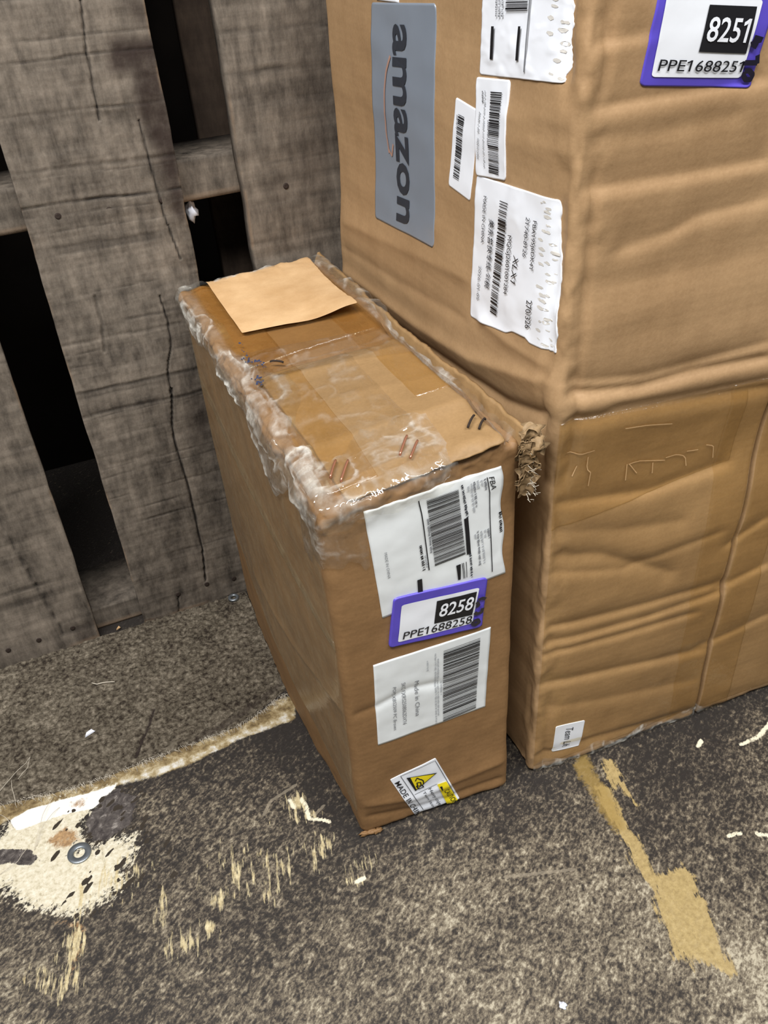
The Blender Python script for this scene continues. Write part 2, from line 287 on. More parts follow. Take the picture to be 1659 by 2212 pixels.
"lint":[[-0.1977,0.3079],[-0.1926,0.3016],[-0.1838,0.2996],[-0.1739,0.2977]],
"hairs":[[[-0.3039,0.2006],[-0.2899,0.2106],[-0.2754,0.2221],[-0.2708,0.2325]],[[-0.2908,0.211],[-0.2908,0.1991],[-0.2886,0.1834]],[[-0.2708,0.2325],[-0.2733,0.215],[-0.2856,0.2086]],[[-0.2533,0.1754],[-0.2667,0.1532],[-0.2785,0.1211]],[[-0.2508,0.1598],[-0.2679,0.1427],[-0.276,0.1251]],[[-0.3055,0.1772],[-0.2979,0.1651],[-0.2944,0.1552]],[[-0.3102,0.1104],[-0.2937,0.1128],[-0.2843,0.1264]]],
"carpet_tear":[[-0.1415,0.2405],[-0.1499,0.2238],[-0.1608,0.2056],[-0.1718,0.1851]],
"carpet_lip":[[-0.1124,0.1824],[-0.0702,0.1921],[-0.047,0.2018],[-0.0264,0.2097],[-0.0042,0.221]],
"specs":[[-0.1055,0.2811],[-0.1954,0.2092],[-0.1879,0.2435],[0.0121,-0.0452]],
"band_low":[[-0.1993,0.1604],[-0.1603,0.1598],[-0.1176,0.1611],[-0.0775,0.1656],[-0.0469,0.168],[-0.0061,0.168]],
"white":[[-0.1967,0.1627],[-0.2409,0.1683],[-0.2801,0.1719],[-0.2987,0.1655],[-0.2926,0.1516],[-0.2562,0.151],[-0.222,0.1444],[-0.205,0.1536]],
"streaks":[[-0.1132,0.0207,0.01,0.016,0.62],[-0.1315,0.0004,0.016,0.014,0.58],[-0.0408,0.0659,0.014,0.016,0.6],[-0.0397,0.0487,0.02,0.008,0.5],[-0.1812,0.0166,0.006,0.02,0.6],[-0.2577,0.0075,0.012,0.04,0.62],[-0.2459,0.0513,0.006,0.03,0.6],[-0.0366,0.0125,0.02,0.02,0.5],[-0.1483,-0.0169,0.01,0.02,0.48],[-0.0179,-0.0321,0.012,0.008,0.55],[-0.214,0.0604,0.05,0.03,0.42],[-0.0936,0.014,0.06,0.04,0.4],[-0.2784,-0.008,0.03,0.03,0.45],[-0.0089,-0.0207,0.02,0.012,0.45],[-0.1702,-0.0243,0.03,0.02,0.42]]},
"pallet":{"crack":[[[-0.0313,0.2848],[-0.0396,0.2461],[-0.0413,0.224],[-0.0394,0.1913],[-0.0379,0.1606],[-0.0387,0.1167],[-0.0394,0.0774],[-0.0439,0.0343]],[[-0.0227,0.3834],[-0.0201,0.3587],[-0.0221,0.3318],[-0.0316,0.3059],[-0.0333,0.2799]],[[-0.0062,0.543],[-0.005,0.5112],[-0.0026,0.4736],[-0.0008,0.4518],[0.005,0.4149]],[[-0.0318,0.6393],[-0.0364,0.6074],[-0.0383,0.5773],[-0.0399,0.5478]],[[-0.0793,0.0271],[-0.0841,-0.0033]],[[-0.0828,0.3965],[-0.0833,0.3685],[-0.0877,0.3404]]],
"nails":[[[-0.096,0.4748]],[[-0.0502,0.4723]],[[-0.0007,0.4724]],[[0.1216,0.4644]],[[-0.0792,0.0278]],[[-0.0437,0.0293]],[[-0.2414,0.0255]],[[-0.203,0.0273]],[[-0.2751,0.0249]],[[-0.0109,0.0251]]],
"stain":[[-0.0162,0.6103],[0.0203,0.6045],[0.0227,0.588],[0.0228,0.5695],[0.022,0.5467],[0.0225,0.5231],[0.0226,0.4987],[0.0218,0.4736],[0.0188,0.4482],[0.0066,0.4548],[0.0039,0.4935],[-0.0003,0.5225],[-0.0044,0.5504],[-0.0031,0.582],[-0.0207,0.5842],[-0.0216,0.5933]],
"stain2":[[0.0018,0.636],[0.023,0.6339],[0.0195,0.6099],[0.0055,0.6184]],
"stain3":[[[-0.0076,0.2838],[0.0087,0.2902],[0.0085,0.2408],[-0.0028,0.2037],[-0.0166,0.2137],[-0.0197,0.2544]]],
"plastic":[[0.0298,0.4505]]}}'''))
# ================================================================== materials
def sr(r, g, b):
    f = lambda c: ((c / 255 + .055) / 1.055) ** 2.4 if c > 10 else c / 255 / 12.92
    return (f(r), f(g), f(b), 1)

class NT:
    def __init__(self, name):
        self.m = bpy.data.materials.new(name); self.m.use_nodes = True
        self.t = self.m.node_tree; self.b = self.t.nodes['Principled BSDF']; self.out = self.t.nodes['Material Output']
    def n(self, typ, **kw):
        o = self.t.nodes.new(typ)
        for k, v in kw.items():
            if k in o.inputs.keys(): o.inputs[k].default_value = v
            else: setattr(o, k, v)
        return o
    def l(self, a, b): self.t.links.new(a, b)
    def coords(self, scale=(1, 1, 1), rot=(0, 0, 0), loc=(0, 0, 0)):
        c = self.n('ShaderNodeTexCoord'); m = self.n('ShaderNodeMapping')
        m.inputs['Scale'].default_value = scale; m.inputs['Rotation'].default_value = rot; m.inputs['Location'].default_value = loc
        self.l(c.outputs['Object'], m.inputs['Vector']); return m.outputs['Vector']
    def coords2(self, ang, scale):
        c = self.n('ShaderNodeTexCoord'); m = self.n('ShaderNodeMapping'); m.inputs['Rotation'].default_value = (0, 0, ang)
        m2 = self.n('ShaderNodeMapping'); m2.inputs['Scale'].default_value = scale
        self.l(c.outputs['Object'], m.inputs['Vector']); self.l(m.outputs[0], m2.inputs['Vector']); return m2.outputs[0]
    def noise(self, scale, detail=3, rough=.5, vec=None, dist=0):
        o = self.n('ShaderNodeTexNoise'); o.inputs['Scale'].default_value = scale; o.inputs['Detail'].default_value = detail
        o.inputs['Roughness'].default_value = rough; o.inputs['Distortion'].default_value = dist
        self.l(vec if vec is not None else self.coords(), o.inputs['Vector']); return o.outputs['Fac']
    def ramp(self, fac, stops):
        o = self.n('ShaderNodeValToRGB'); e = o.color_ramp.elements
        while len(e) < len(stops): e.new(.5)
        for i, (p, c) in enumerate(stops): e[i].position = p; e[i].color = c if len(c) == 4 else (*c, 1)
        self.l(fac, o.inputs['Fac']); return o.outputs['Color']
    def mix(self, fac, a, b, typ='MIX'):
        o = self.n('ShaderNodeMix', data_type='RGBA', blend_type=typ)
        for v, i in ((fac, 0), (a, 6), (b, 7)):
            if isinstance(v, (int, float, tuple)): o.inputs[i].default_value = v
            else: self.l(v, o.inputs[i])
        return o.outputs[2]
    def math(self, op, a, b=0.0, clamp=False):
        o = self.n('ShaderNodeMath', operation=op, use_clamp=clamp)
        for i, v in enumerate((a, b)):
            if isinstance(v, (int, float)): o.inputs[i].default_value = v
            else: self.l(v, o.inputs[i])
        return o.outputs[0]
    def mapr(self, v, a, b, c=0.0, d=1.0):
        o = self.n('ShaderNodeMapRange', clamp=True)
        self.l(v, o.inputs[0])
        for i, x in enumerate((a, b, c, d)): o.inputs[i + 1].default_value = x
        return o.outputs[0]
    def attr(self, name):
        o = self.n('ShaderNodeAttribute'); o.attribute_name = name; return o.outputs['Fac']
    def bump(self, h, strength=.4, dist=.001):
        o = self.n('ShaderNodeBump'); o.inputs['Strength'].default_value = strength; o.inputs['Distance'].default_value = dist
        self.l(h, o.inputs['Height']); self.l(o.outputs['Normal'], self.b.inputs['Normal'])
    def set(self, color=None, rough=None, metal=None, spec=None):
        for k, v in (('Base Color', color), ('Roughness', rough), ('Metallic', metal), ('Specular IOR Level', spec)):
            if v is None: continue
            if isinstance(v, (int, float, tuple)): self.b.inputs[k].default_value = v
            else: self.l(v, self.b.inputs[k])
        return self

def mat_card(name, lo, hi, flute):
    t = NT(name)
    big = t.noise(7, 4, .6); fine = t.noise(420, 3, .6); fib = t.noise(60, 3, .55, t.coords((1, 1, .35)))
    v = t.coords()
    sep = t.n('ShaderNodeSeparateXYZ'); t.l(v, sep.inputs[0])
    zz = t.math('ADD', sep.outputs['Z'], t.math('MULTIPLY', t.noise(14, 2), .004))
    w = t.math('SINE', t.math('MULTIPLY', zz, 6.2832 / flute))
    a = t.math('ADD', t.math('MULTIPLY', big, .55), t.math('MULTIPLY', fine, .25))
    a = t.math('ADD', a, t.math('MULTIPLY', fib, .2)); a = t.math('ADD', a, t.math('MULTIPLY', w, .008))
    t.set(t.ramp(a, [(.30, lo), (.70, hi)]), .62, 0, .35)
    h = t.math('ADD', t.math('MULTIPLY', w, .025), t.math('MULTIPLY', t.noise(300, 4, .6), .25))
    h = t.math('ADD', h, t.math('MULTIPLY', t.noise(45, 3, .5), .45))
    t.bump(h, .35, .0016)
    return t.m
M = {}
M['card_small'] = mat_card('cardboard_tan', sr(118, 87, 54), sr(147, 112, 73), .0068)
M['card_lid'] = mat_card('cardboard_lid', sr(128, 100, 64), sr(158, 126, 85), .0068)
M['card_big'] = mat_card('cardboard_brown', sr(144, 113, 78), sr(176, 143, 104), .0075)
M['card_torn'] = mat_card('cardboard_torn', sr(96, 76, 52), sr(168, 140, 102), .003)
def plain(name, col, rough=.6, metal=0, spec=.4, var=.12, scale=120):
    t = NT(name); n = t.noise(scale, 4, .6)
    d = tuple(c * (1 - var) for c in col[:3]) + (1,); u = tuple(min(1, c * (1 + var)) for c in col[:3]) + (1,)
    t.set(t.ramp(n, [(.3, d), (.7, u)]), rough, metal, spec)
    t.bump(t.noise(scale * 3, 3), .08, .0005)
    return t.m
M['label'] = plain('label_white', sr(238, 241, 246), .42, 0, .5, .02, 60)
M['label_dull'] = plain('label_paper', sr(222, 225, 224), .6, 0, .4, .03, 60)
M['silver'] = plain('label_silver', sr(150, 160, 173), .33, .35, .5, .03, 30)
M['ink'] = plain('ink_black', sr(22, 22, 26), .5, 0, .4, .1)
M['ink_grey'] = plain('ink_grey', sr(120, 122, 126), .6, 0, .3, .1)
M['ink_pale'] = plain('ink_pale', sr(172, 175, 178), .6, 0, .3, .05)
M['ink_slate'] = plain('ink_slate', sr(46, 50, 58), .5, 0, .4, .1)
M['orange'] = plain('ink_orange', sr(168, 132, 116), .5, 0, .4, .05)
M['purple'] = plain('label_purple', sr(88, 74, 184), .35, 0, .5, .05, 40)
M['white'] = plain('print_white', sr(232, 234, 238), .4, 0, .4, .01)
M['yellow'] = plain('print_yellow', sr(236, 214, 30), .4, 0, .4, .05)
M['green'] = plain('print_dark_green', sr(40, 70, 40), .4, 0, .4, .05)
M['marker'] = plain('marker_black', sr(24, 22, 40), .25, 0, .6, .1)
M['blue'] = plain('ink_dark_blue', sr(48, 58, 84), .5, 0, .4, .2)
M['smudge'] = plain('dirt_smudge', sr(208, 204, 196), .8, 0, .2, .1)
M['staple'] = plain('copper_staple', sr(190, 132, 104), .3, .75, .5, .1)
M['steel'] = plain('steel', sr(150, 156, 160), .35, .85, .5, .1)
M['rust'] = plain('nail_rust', sr(52, 42, 36), .8, .3, .3, .25, 900)
M['foam'] = plain('white_plastic', sr(226, 228, 236), .5, 0, .4, .03)
M['thread'] = plain('pale_thread', sr(196, 186, 168), .7, 0, .3, .05)
t = NT('kraft_paper')
t.set(t.mix(t.math('MULTIPLY', t.noise(500, 3, .7), .25), t.ramp(t.noise(30, 5, .6), [(.3, sr(190, 152, 106)), (.7, sr(214, 178, 132))]), sr(160, 120, 80)), .7, 0, .3)
t.bump(t.math('ADD', t.noise(90, 4), t.math('MULTIPLY', t.noise(500, 2), .3)), .3, .0012)
M['kraft'] = t.m

def mat_film(name, tint, haze, rough, hazecol, gl=1.5, spot=None):
    t = NT(name); t.t.nodes.remove(t.b)
    tr = t.n('ShaderNodeBsdfTransparent'); tr.inputs[0].default_value = tint
    df = t.n('ShaderNodeBsdfDiffuse'); df.inputs[0].default_value = hazecol; df.inputs[1].default_value = .3
    gs = t.n('ShaderNodeBsdfGlossy'); gs.inputs['Roughness'].default_value = rough; gs.inputs[0].default_value = (1, 1, 1, 1)
    fr = t.n('ShaderNodeLayerWeight'); fr.inputs['Blend'].default_value = .5
    bp = t.n('ShaderNodeBump'); bp.inputs['Strength'].default_value = .6; bp.inputs['Distance'].default_value = .0012
    t.l(t.noise(160, 3, .55, t.coords((1, .5, 1))), bp.inputs['Height'])
    t.l(bp.outputs[0], gs.inputs['Normal']); t.l(bp.outputs[0], fr.inputs['Normal'])
    fac = t.math('ADD', t.math('MULTIPLY', t.math('POWER', fr.outputs['Facing'], 4.0), gl), .05)
    m1 = t.n('ShaderNodeMixShader'); m2 = t.n('ShaderNodeMixShader')
    hz = t.mapr(t.noise(70, 5, .7), .42, .72, haze * .35, haze)
    if spot: hz = t.math('MULTIPLY', hz, t.attr(spot))
    t.l(hz, m1.inputs[0]); t.l(tr.outputs[0], m1.inputs[1]); t.l(df.outputs[0], m1.inputs[2])
    t.l(fac, m2.inputs[0]); t.l(m1.outputs[0], m2.inputs[1]); t.l(gs.outputs[0], m2.inputs[2])
    t.l(m2.outputs[0], t.out.inputs['Surface'])
    return t.m
M['tape'] = mat_film('brown_tape', (.985, .925, .78, 1), .06, .16, sr(200, 156, 92), .25)
M['tape_big'] = mat_film('brown_tape_matt', (.985, .955, .86, 1), .04, .22, sr(190, 150, 100), .2)
M['tape_clear'] = mat_film('clear_tape', (.985, .975, .93, 1), .16, .2, sr(186, 172, 140), .3)  # greyish haze colour paints film glare onto the low carton's left face
M['film'] = mat_film('clear_film', (.975, .97, .95, 1), .80, .06, sr(222, 219, 209), .6, 'haze')

# wood
def mat_wood(name, lo, hi, stain=True):
    t = NT(name)
    g1 = t.noise(30, 6, .7, t.coords((1.6, 1.6, .16)), .4); g2 = t.noise(9, 4, .6, t.coords((1, 1, .6)))
    g3 = t.noise(160, 4, .7, t.coords((1, 1, .12)))
    saw = t.noise(52, 4, .65, t.coords((.05, .05, 1.0)))
    a = t.math('ADD', t.math('MULTIPLY', g1, .34), t.math('MULTIPLY', g2, .22))
    a = t.math('ADD', a, t.math('MULTIPLY', g3, .14)); a = t.math('ADD', a, t.math('MULTIPLY', saw, .30))
    sp = t.noise(75, 5, .7, t.coords((1, 1, .45)))
    a = t.math('ADD', a, t.math('MULTIPLY', t.math('SUBTRACT', sp, .5), .45))
    c = t.ramp(a, [(.32, lo), (.50, tuple((x + y) * .46 for x, y in zip(lo[:3], hi[:3])) + (1,)), (.70, hi)])
    if stain:
        s = t.math('MULTIPLY', t.attr('stain'), t.mapr(t.noise(40, 4, .7), .3, .55, .65, 1))  # real stains, plus the shade painted on the third slat
        c = t.mix(s, c, sr(44, 34, 29))
        c = t.mix(t.attr('crack'), c, sr(20, 17, 15))
        c = t.mix(t.attr('rawedge'), c, sr(128, 106, 84))
    t.set(c, .85, 0, .2)
    t.bump(t.math('ADD', t.math('MULTIPLY', g3, .6), t.math('MULTIPLY', t.noise(500, 3), .3)), .5, .0012)
    return t.m
M['wood'] = mat_wood('weathered_wood', sr(29, 25, 21), sr(134, 122, 108))
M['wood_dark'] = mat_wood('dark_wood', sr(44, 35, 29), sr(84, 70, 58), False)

# carpet
t = NT('carpet_pile')
n = t.noise(215, 3, .65); n2 = t.noise(22, 3, .6)
a = t.math('ADD', t.math('MULTIPLY', n, .8), t.math('MULTIPLY', n2, .25))
c = t.ramp(a, [(.38, sr(46, 39, 33)), (.50, sr(84, 76, 64)), (.60, sr(108, 99, 85)), (.74, sr(146, 135, 118))])
c = t.mix(t.attr('tear'), c, sr(52, 44, 40))
t.set(c, .95, 0, .1); t.bump(t.noise(500, 3, .7), .9, .002)
M['carpet'] = t.m

# floor: dark coated plywood, worn through to pale wood
t = NT('worn_plywood')
d1 = t.noise(118, 8, .72, t.coords2(-.62, (.88, 1.15, 1)), .5)
d2 = t.noise(300, 4, .65, t.coords2(-.62, (.8, 1.2, 1)))
low = t.noise(7, 4, .6); low2 = t.noise(26, 4, .65)
a = t.math('ADD', t.math('MULTIPLY', d1, .52), t.math('MULTIPLY', d2, .48))
a = t.math('ADD', a, t.math('MULTIPLY', t.math('SUBTRACT', low, .5), .17))
a = t.math('ADD', a, t.math('MULTIPLY', t.math('SUBTRACT', low2, .5), .15))
a = t.math('ADD', a, t.math('MULTIPLY', t.math('SUBTRACT', t.attr('worn'), .62), .22))  # wear, together with the painted shade at the carton feet
c = t.ramp(a, [(.415, sr(40, 35, 31)), (.47, sr(60, 53, 45)), (.52, sr(94, 84, 70)), (.575, sr(126, 115, 96)), (.66, sr(180, 170, 147))])
grain = t.noise(260, 4, .65, t.coords2(.24, (1, .16, 1)))
blot = t.math('ADD', t.math('MULTIPLY', br, .45) if False else t.math('MULTIPLY', d1, .5), t.math('MULTIPLY', d2, .5))
br = t.noise(210, 5, .75)
def mask(name, soft, edge, texture=br):
    v = t.math('ADD', t.attr(name), t.math('MULTIPLY', t.math('SUBTRACT', texture, .5), edge))
    return t.mapr(v, .5 - soft, .5 + soft)
c = t.mix(t.math('MULTIPLY', mask('band', .14, .9), .92), c, t.ramp(t.math('ADD', t.noise(70, 5, .7), t.math('MULTIPLY', t.math('SUBTRACT', t.attr('bandrim'), .4), .14)), [(.32, sr(92, 74, 46)), (.46, sr(142, 122, 84)), (.56, sr(178, 162, 128)), (.68, sr(214, 210, 200))]))
c = t.mix(t.math('MULTIPLY', mask('tan', .06, 1.5, t.math('ADD', t.math('MULTIPLY', grain, .55), t.math('MULTIPLY', blot, .45))), .88), c, t.ramp(br, [(.3, sr(146, 124, 78)), (.7, sr(188, 164, 110))]))
c = t.mix(t.math('MULTIPLY', mask('ochre', .15, 1.3), .7), c, sr(146, 120, 62))
c = t.mix(mask('cream', .07, 2.0, blot), c, t.ramp(br, [(.30, sr(160, 148, 122)), (.46, sr(198, 188, 162)), (.66, sr(218, 210, 190))]))
c = t.mix(mask('white', .08, .9), c, sr(226, 222, 212))
c = t.mix(t.math('MULTIPLY', mask('rust', .2, 2.6, blot), .85), c, t.ramp(br, [(.35, sr(112, 76, 40)), (.65, sr(170, 126, 70))]))
c = t.mix(mask('dark', .06, 1.1), c, t.ramp(d1, [(.40, sr(50, 44, 42)), (.56, sr(84, 77, 72)), (.68, sr(140, 132, 124))]))
c = t.mix(mask('streak', .10, 1.9, grain), c, t.ramp(br, [(.3, sr(158, 138, 96)), (.7, sr(214, 200, 160))]))
c = t.mix(mask('chips', .12, 1.8, blot), c, sr(226, 216, 188))
c = t.mix(t.math('MULTIPLY', mask('lines', .1, .4), .5), c, sr(150, 138, 118))
c = t.mix(mask('holes', .06, .3), c, sr(48, 40, 30))
t.set(c, t.mapr(d2, .3, .7, .5, .8), 0, .35)
t.bump(t.math('ADD', a, t.math('MULTIPLY', t.attr('cream'), .6)), .45, .0015)
M['floor'] = t.m
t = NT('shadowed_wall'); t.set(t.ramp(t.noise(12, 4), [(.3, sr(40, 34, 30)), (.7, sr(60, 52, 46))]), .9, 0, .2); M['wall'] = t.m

# ================================================================== object helpers
def mesh_obj(name, v, f, m, parent=None, smooth_=True, attrs=None):
    v = np.asarray(v, float)
    me = bpy.data.meshes.new(name)
    if parent is not None: v = v - np.array(parent.matrix_basis.translation if parent.parent is None else parent['wp'])
    base = np.array(parent.matrix_basis.translation if parent is not None and parent.parent is None else (parent['wp'] if parent is not None else (0, 0, 0)))
    if isinstance(f, np.ndarray):
        nf, k = f.shape
        me.vertices.add(len(v)); me.vertices.foreach_set('co', v.astype(np.float32).ravel())
        me.loops.add(nf * k); me.loops.foreach_set('vertex_index', f.astype(np.int32).ravel())
        me.polygons.add(nf); me.polygons.foreach_set('loop_start', np.arange(0, nf * k, k, dtype=np.int32))
        try: me.polygons.foreach_set('loop_total', np.full(nf, k, np.int32))
        except Exception: pass
        me.update(calc_edges=True)
    else:
        me.from_pydata(v.tolist(), [], f)
    me.validate()
    if smooth_: me.polygons.foreach_set('use_smooth', np.ones(len(me.polygons), bool))
    for k, a in (attrs or {}).items():
        at = me.attributes.new(k, 'FLOAT', 'POINT'); at.data.foreach_set('value', np.asarray(a, np.float32))
    me.materials.append(m); me.update()
    o = bpy.data.objects.new(name, me); COL.objects.link(o)
    if parent is not None: o.parent = parent
    o['wp'] = [float(x) for x in base]
    return o
def done(o):
    return o
def empty(name, loc, label, cat, group=None):
    o = bpy.data.objects.new(name, None); o.empty_display_size = .05; COL.objects.link(o); o.location = loc
    o['label'] = label; o['category'] = cat; o['wp'] = [float(x) for x in loc]
    if group: o['group'] = group
    return o
def tag(o, label, cat, group=None, kind=None):
    if label: o['label'] = label
    if cat: o['category'] = cat
    if group: o['group'] = group
    if kind: o['kind'] = kind
    return o

def grid_faces(nu, nv):
    i = np.arange(nu - 1)[:, None] * nv + np.arange(nv - 1)[None, :]
    i = i.ravel()
    return np.column_stack([i, i + nv, i + nv + 1, i + 1])

def cube_mesh(xs, ys, zs):
    """welded surface grid of a block, outward quads, local coordinates"""
    V = []; F = []; n = 0
    def add(a, b, mk, flip):
        nonlocal n
        A, B = np.meshgrid(a, b, indexing='ij')
        V.append(mk(A.ravel(), B.ravel())); f = grid_faces(len(a), len(b)) + n
        F.append(f[:, ::-1] if flip else f); n += A.size
    c = lambda v: (lambda A: np.full(len(A), v))
    for v, fl in ((zs[0], True), (zs[-1], False)): add(xs, ys, lambda A, B, v=v: np.column_stack([A, B, A * 0 + v]), fl)
    for v, fl in ((ys[0], False), (ys[-1], True)): add(xs, zs, lambda A, B, v=v: np.column_stack([A, A * 0 + v, B]), fl)
    for v, fl in ((xs[0], True), (xs[-1], False)): add(ys, zs, lambda A, B, v=v: np.column_stack([A * 0 + v, A, B]), fl)
    V = np.vstack(V); F = np.vstack(F)
    key = np.round(V * 1e7).astype(np.int64)
    _, idx, inv = np.unique(key, axis=0, return_index=True, return_inverse=True)
    return V[idx], np.asarray(inv).ravel()[F]

def tube(pts, r, n=6, r_end=None):
    P = np.asarray(pts, float); k = len(P); T = np.gradient(P, axis=0)
    T /= np.maximum(np.linalg.norm(T, axis=1, keepdims=True), 1e-9)
    up = np.array([.3, .2, 1.0]); V = []
    for i in range(k):
        a = np.cross(T[i], up); a /= max(np.linalg.norm(a), 1e-9); b = np.cross(T[i], a)
        rr = r if r_end is None else r + (r_end - r) * i / max(k - 1, 1)
        for j in range(n):
            an = 2 * math.pi * j / n
            V.append(P[i] + rr * (math.cos(an) * a + math.sin(an) * b))
    F = []
    for i in range(k - 1):
        for j in range(n):
            F.append((i * n + j, i * n + (j + 1) % n, (i + 1) * n + (j + 1) % n, (i + 1) * n + j))
    F.append(tuple(range(n))[::-1]); F.append(tuple((k - 1) * n + j for j in range(n)))
    return np.array(V), F
def resample(pts, n):
    P = np.asarray(pts, float); d = np.r_[0, np.cumsum(np.linalg.norm(np.diff(P, axis=0), axis=1))]
    u = np.linspace(0, d[-1], n)
    return np.column_stack([np.interp(u, d, P[:, i]) for i in range(P.shape[1])])
def joinm(parts):
    V = []; F = []; n = 0
    for v, f in parts:
        V.append(np.asarray(v)); F += [tuple(int(x) + n for x in q) for q in f]; n += len(v)
    return np.vstack(V), F

# ---- things stuck on a box face
L = DATA['labels']
def quad_map(c, uv):
    c = np.asarray(c, float); u = uv[:, :1]; v = uv[:, 1:2]
    return (c[0] * (1 - u) + c[1] * u) * (1 - v) + (c[3] * (1 - u) + c[2] * u) * v
def round_uv(uv, ru, rv):
    p = uv * 2 - 1; s = np.sign(p); a = np.abs(p); k = np.array([1 - 2 * ru, 1 - 2 * rv])
    d = (a - k) / (1 - k); m = (d > 0).all(axis=1)
    if m.any():
        dd = d[m]; mx = dd.max(axis=1, keepdims=True); h = np.linalg.norm(dd, axis=1, keepdims=True)
        d[m] = dd * mx / np.maximum(h, 1e-9)
        a[m] = k + d[m] * (1 - k)
    return (s * a + 1) / 2
def sheet(name, B, face, c, m, parent, off=.0005, n=(36, 36), rad=.0, jag=None, clip=None, lift=None, attrs=None, thick=None):
    nu, nv = n
    U, V = np.meshgrid(np.linspace(0, 1, nu), np.linspace(0, 1, nv), indexing='ij')
    if rad:   # extra rows close to the corners
        a = np.unique(np.r_[np.linspace(0, rad, 4), np.linspace(rad, 1 - rad, nu - 6), np.linspace(1 - rad, 1, 4)]); nu = len(a)
        b = np.unique(np.r_[np.linspace(0, rad, 4), np.linspace(rad, 1 - rad, nv - 6), np.linspace(1 - rad, 1, 4)]); nv = len(b)
        U, V = np.meshgrid(a, b, indexing='ij')
    uv = np.column_stack([U.ravel(), V.ravel()])
    w = round_uv(uv, rad, rad) if rad else uv
    if jag is not None: w = jag(w)
    st = quad_map(c, w)
    if clip is not None: st = np.clip(st, clip[0], clip[1])
    o = np.full(len(st), off) + (lift(w) if lift is not None else 0)
    top = B.F(face, st, o)
    # rim going down to the surface
    edge = np.r_[np.arange(nu) * nv, (nu - 1) * nv + np.arange(1, nv), (np.arange(nu - 2, -1, -1)) * nv + nv - 1, np.arange(nv - 2, 0, -1)]
    low = B.F(face, st[edge], (o[edge] - thick) if thick else np.full(len(edge), -.0002))
    k = len(edge); n0 = len(top)
    ring = np.array([(edge[i], n0 + i, n0 + (i + 1) % k, edge[(i + 1) % k]) for i in range(k)])
    f = np.vstack([grid_faces(nu, nv), ring])
    return mesh_obj(name, np.vstack([top, low]), f, m, parent, True, attrs)

_fonts = {}
def glyphs(s, bold=0.0):
    v, f = outline(s, bold)
    for i, q in enumerate(s):           # the built-in face draws a one as a bare bar: give it its flag, as on the labels
        if q == '1':
            bar = outline('1', bold)[0]; x0 = bar[:, 0].min(); h = bar[:, 1].max()
            if i: x0 += outline(s[:i] + 'H', 0)[0][:, 0].max() - outline('H', 0)[0][:, 0].max()
            n = len(v); e = bold
            v = np.vstack([v, [(x0 + .01, h), (x0 - .10, h - .085 + e), (x0 - .17, h - .115 + e), (x0 - .17, h - .205 - e), (x0 - .08, h - .175 - e), (x0 + .01, h - .12 - e)]])
            f = list(f) + [(n, n + 1, n + 2, n + 3, n + 4, n + 5)]
    return v, f
def outline(s, bold=0.0):
    c = bpy.data.curves.new('text_curve', 'FONT'); c.body = s
    c.resolution_u = 3; c.offset = bold; c.fill_mode = 'FRONT'
    o = bpy.data.objects.new('text_curve', c); COL.objects.link(o)
    me = o.to_mesh()
    v = np.array([x.co[:] for x in me.vertices]); f = [tuple(p.vertices) for p in me.polygons]
    o.to_mesh_clear(); bpy.data.objects.remove(o); bpy.data.curves.remove(c)
    return v[:, :2], f
CAP = float(np.ptp(glyphs('H')[0][:, 1])); CAPD = CAP; XH = float(np.ptp(glyphs('x')[0][:, 1])); CAPC = .80
def text(B, face, s, spec, m, parent, off=.0009, bold=0.0, xh=False, name='lettering'):
    v, f = glyphs(s, bold)
    p0, p1, p2 = [np.array(q) for q in spec]
    x = (v[:, 0] - v[:, 0].min()) / max(np.ptp(v[:, 0]), 1e-6)
    y = v[:, 1] / (XH if xh else ((CAPD if any(q.isdigit() for q in s) else CAP) if all(ord(q) < 256 for q in s) else CAPC))
    st = p0 + x[:, None] * (p1 - p0) + y[:, None] * (p2 - p0)
    return mesh_obj(name, B.F(face, st, off), f, m, parent, False)
def bars(B, face, c, m, parent, seed, n=46, off=.0009, name='barcode'):
    rng = random.Random(seed); e = [0.0]
    for i in range(2 * n - 1): e.append(e[-1] + rng.choice([1, 1, 1, 2, 2, 3]))
    e = np.array(e) / e[-1]
    V = []; F = []; k = 7
    for i in range(0, len(e) - 1, 2):
        a, b = e[i], e[i + 1]; n0 = len(V) * 2 * k if False else sum(len(q) for q in V)
        w = np.linspace(0, 1, k)
        uv = np.vstack([np.column_stack([np.full(k, a), w]), np.column_stack([np.full(k, b), w])])
        V.append(B.F(face, quad_map(c, uv), off))
        for j in range(k - 1): F.append((n0 + j, n0 + k + j, n0 + k + j + 1, n0 + j + 1))
    return mesh_obj(name, np.vstack(V), F, m, parent, False)
def ribbon_mesh(B, face, pts, width, off, closed_round=True):
    P = resample(pts, max(4, int(len(pts) * 5)))
    T = np.gradient(P, axis=0); T /= np.maximum(np.linalg.norm(T, axis=1, keepdims=True), 1e-9)
    N = np.column_stack([-T[:, 1], T[:, 0]])
    A = P + N * width / 2; Bq = P - N * width / 2; k = len(P)
    return B.F(face, np.vstack([Bq, A]), off), [(i, i + 1, k + i + 1, k + i) for i in range(k - 1)]
def ribbons(B, face, list_pts, width, m, parent, off=.0009, name='printed_line'):
    v, f = joinm([ribbon_mesh(B, face, p, width, off) for p in list_pts])
    return mesh_obj(name, v, f, m, parent, False)
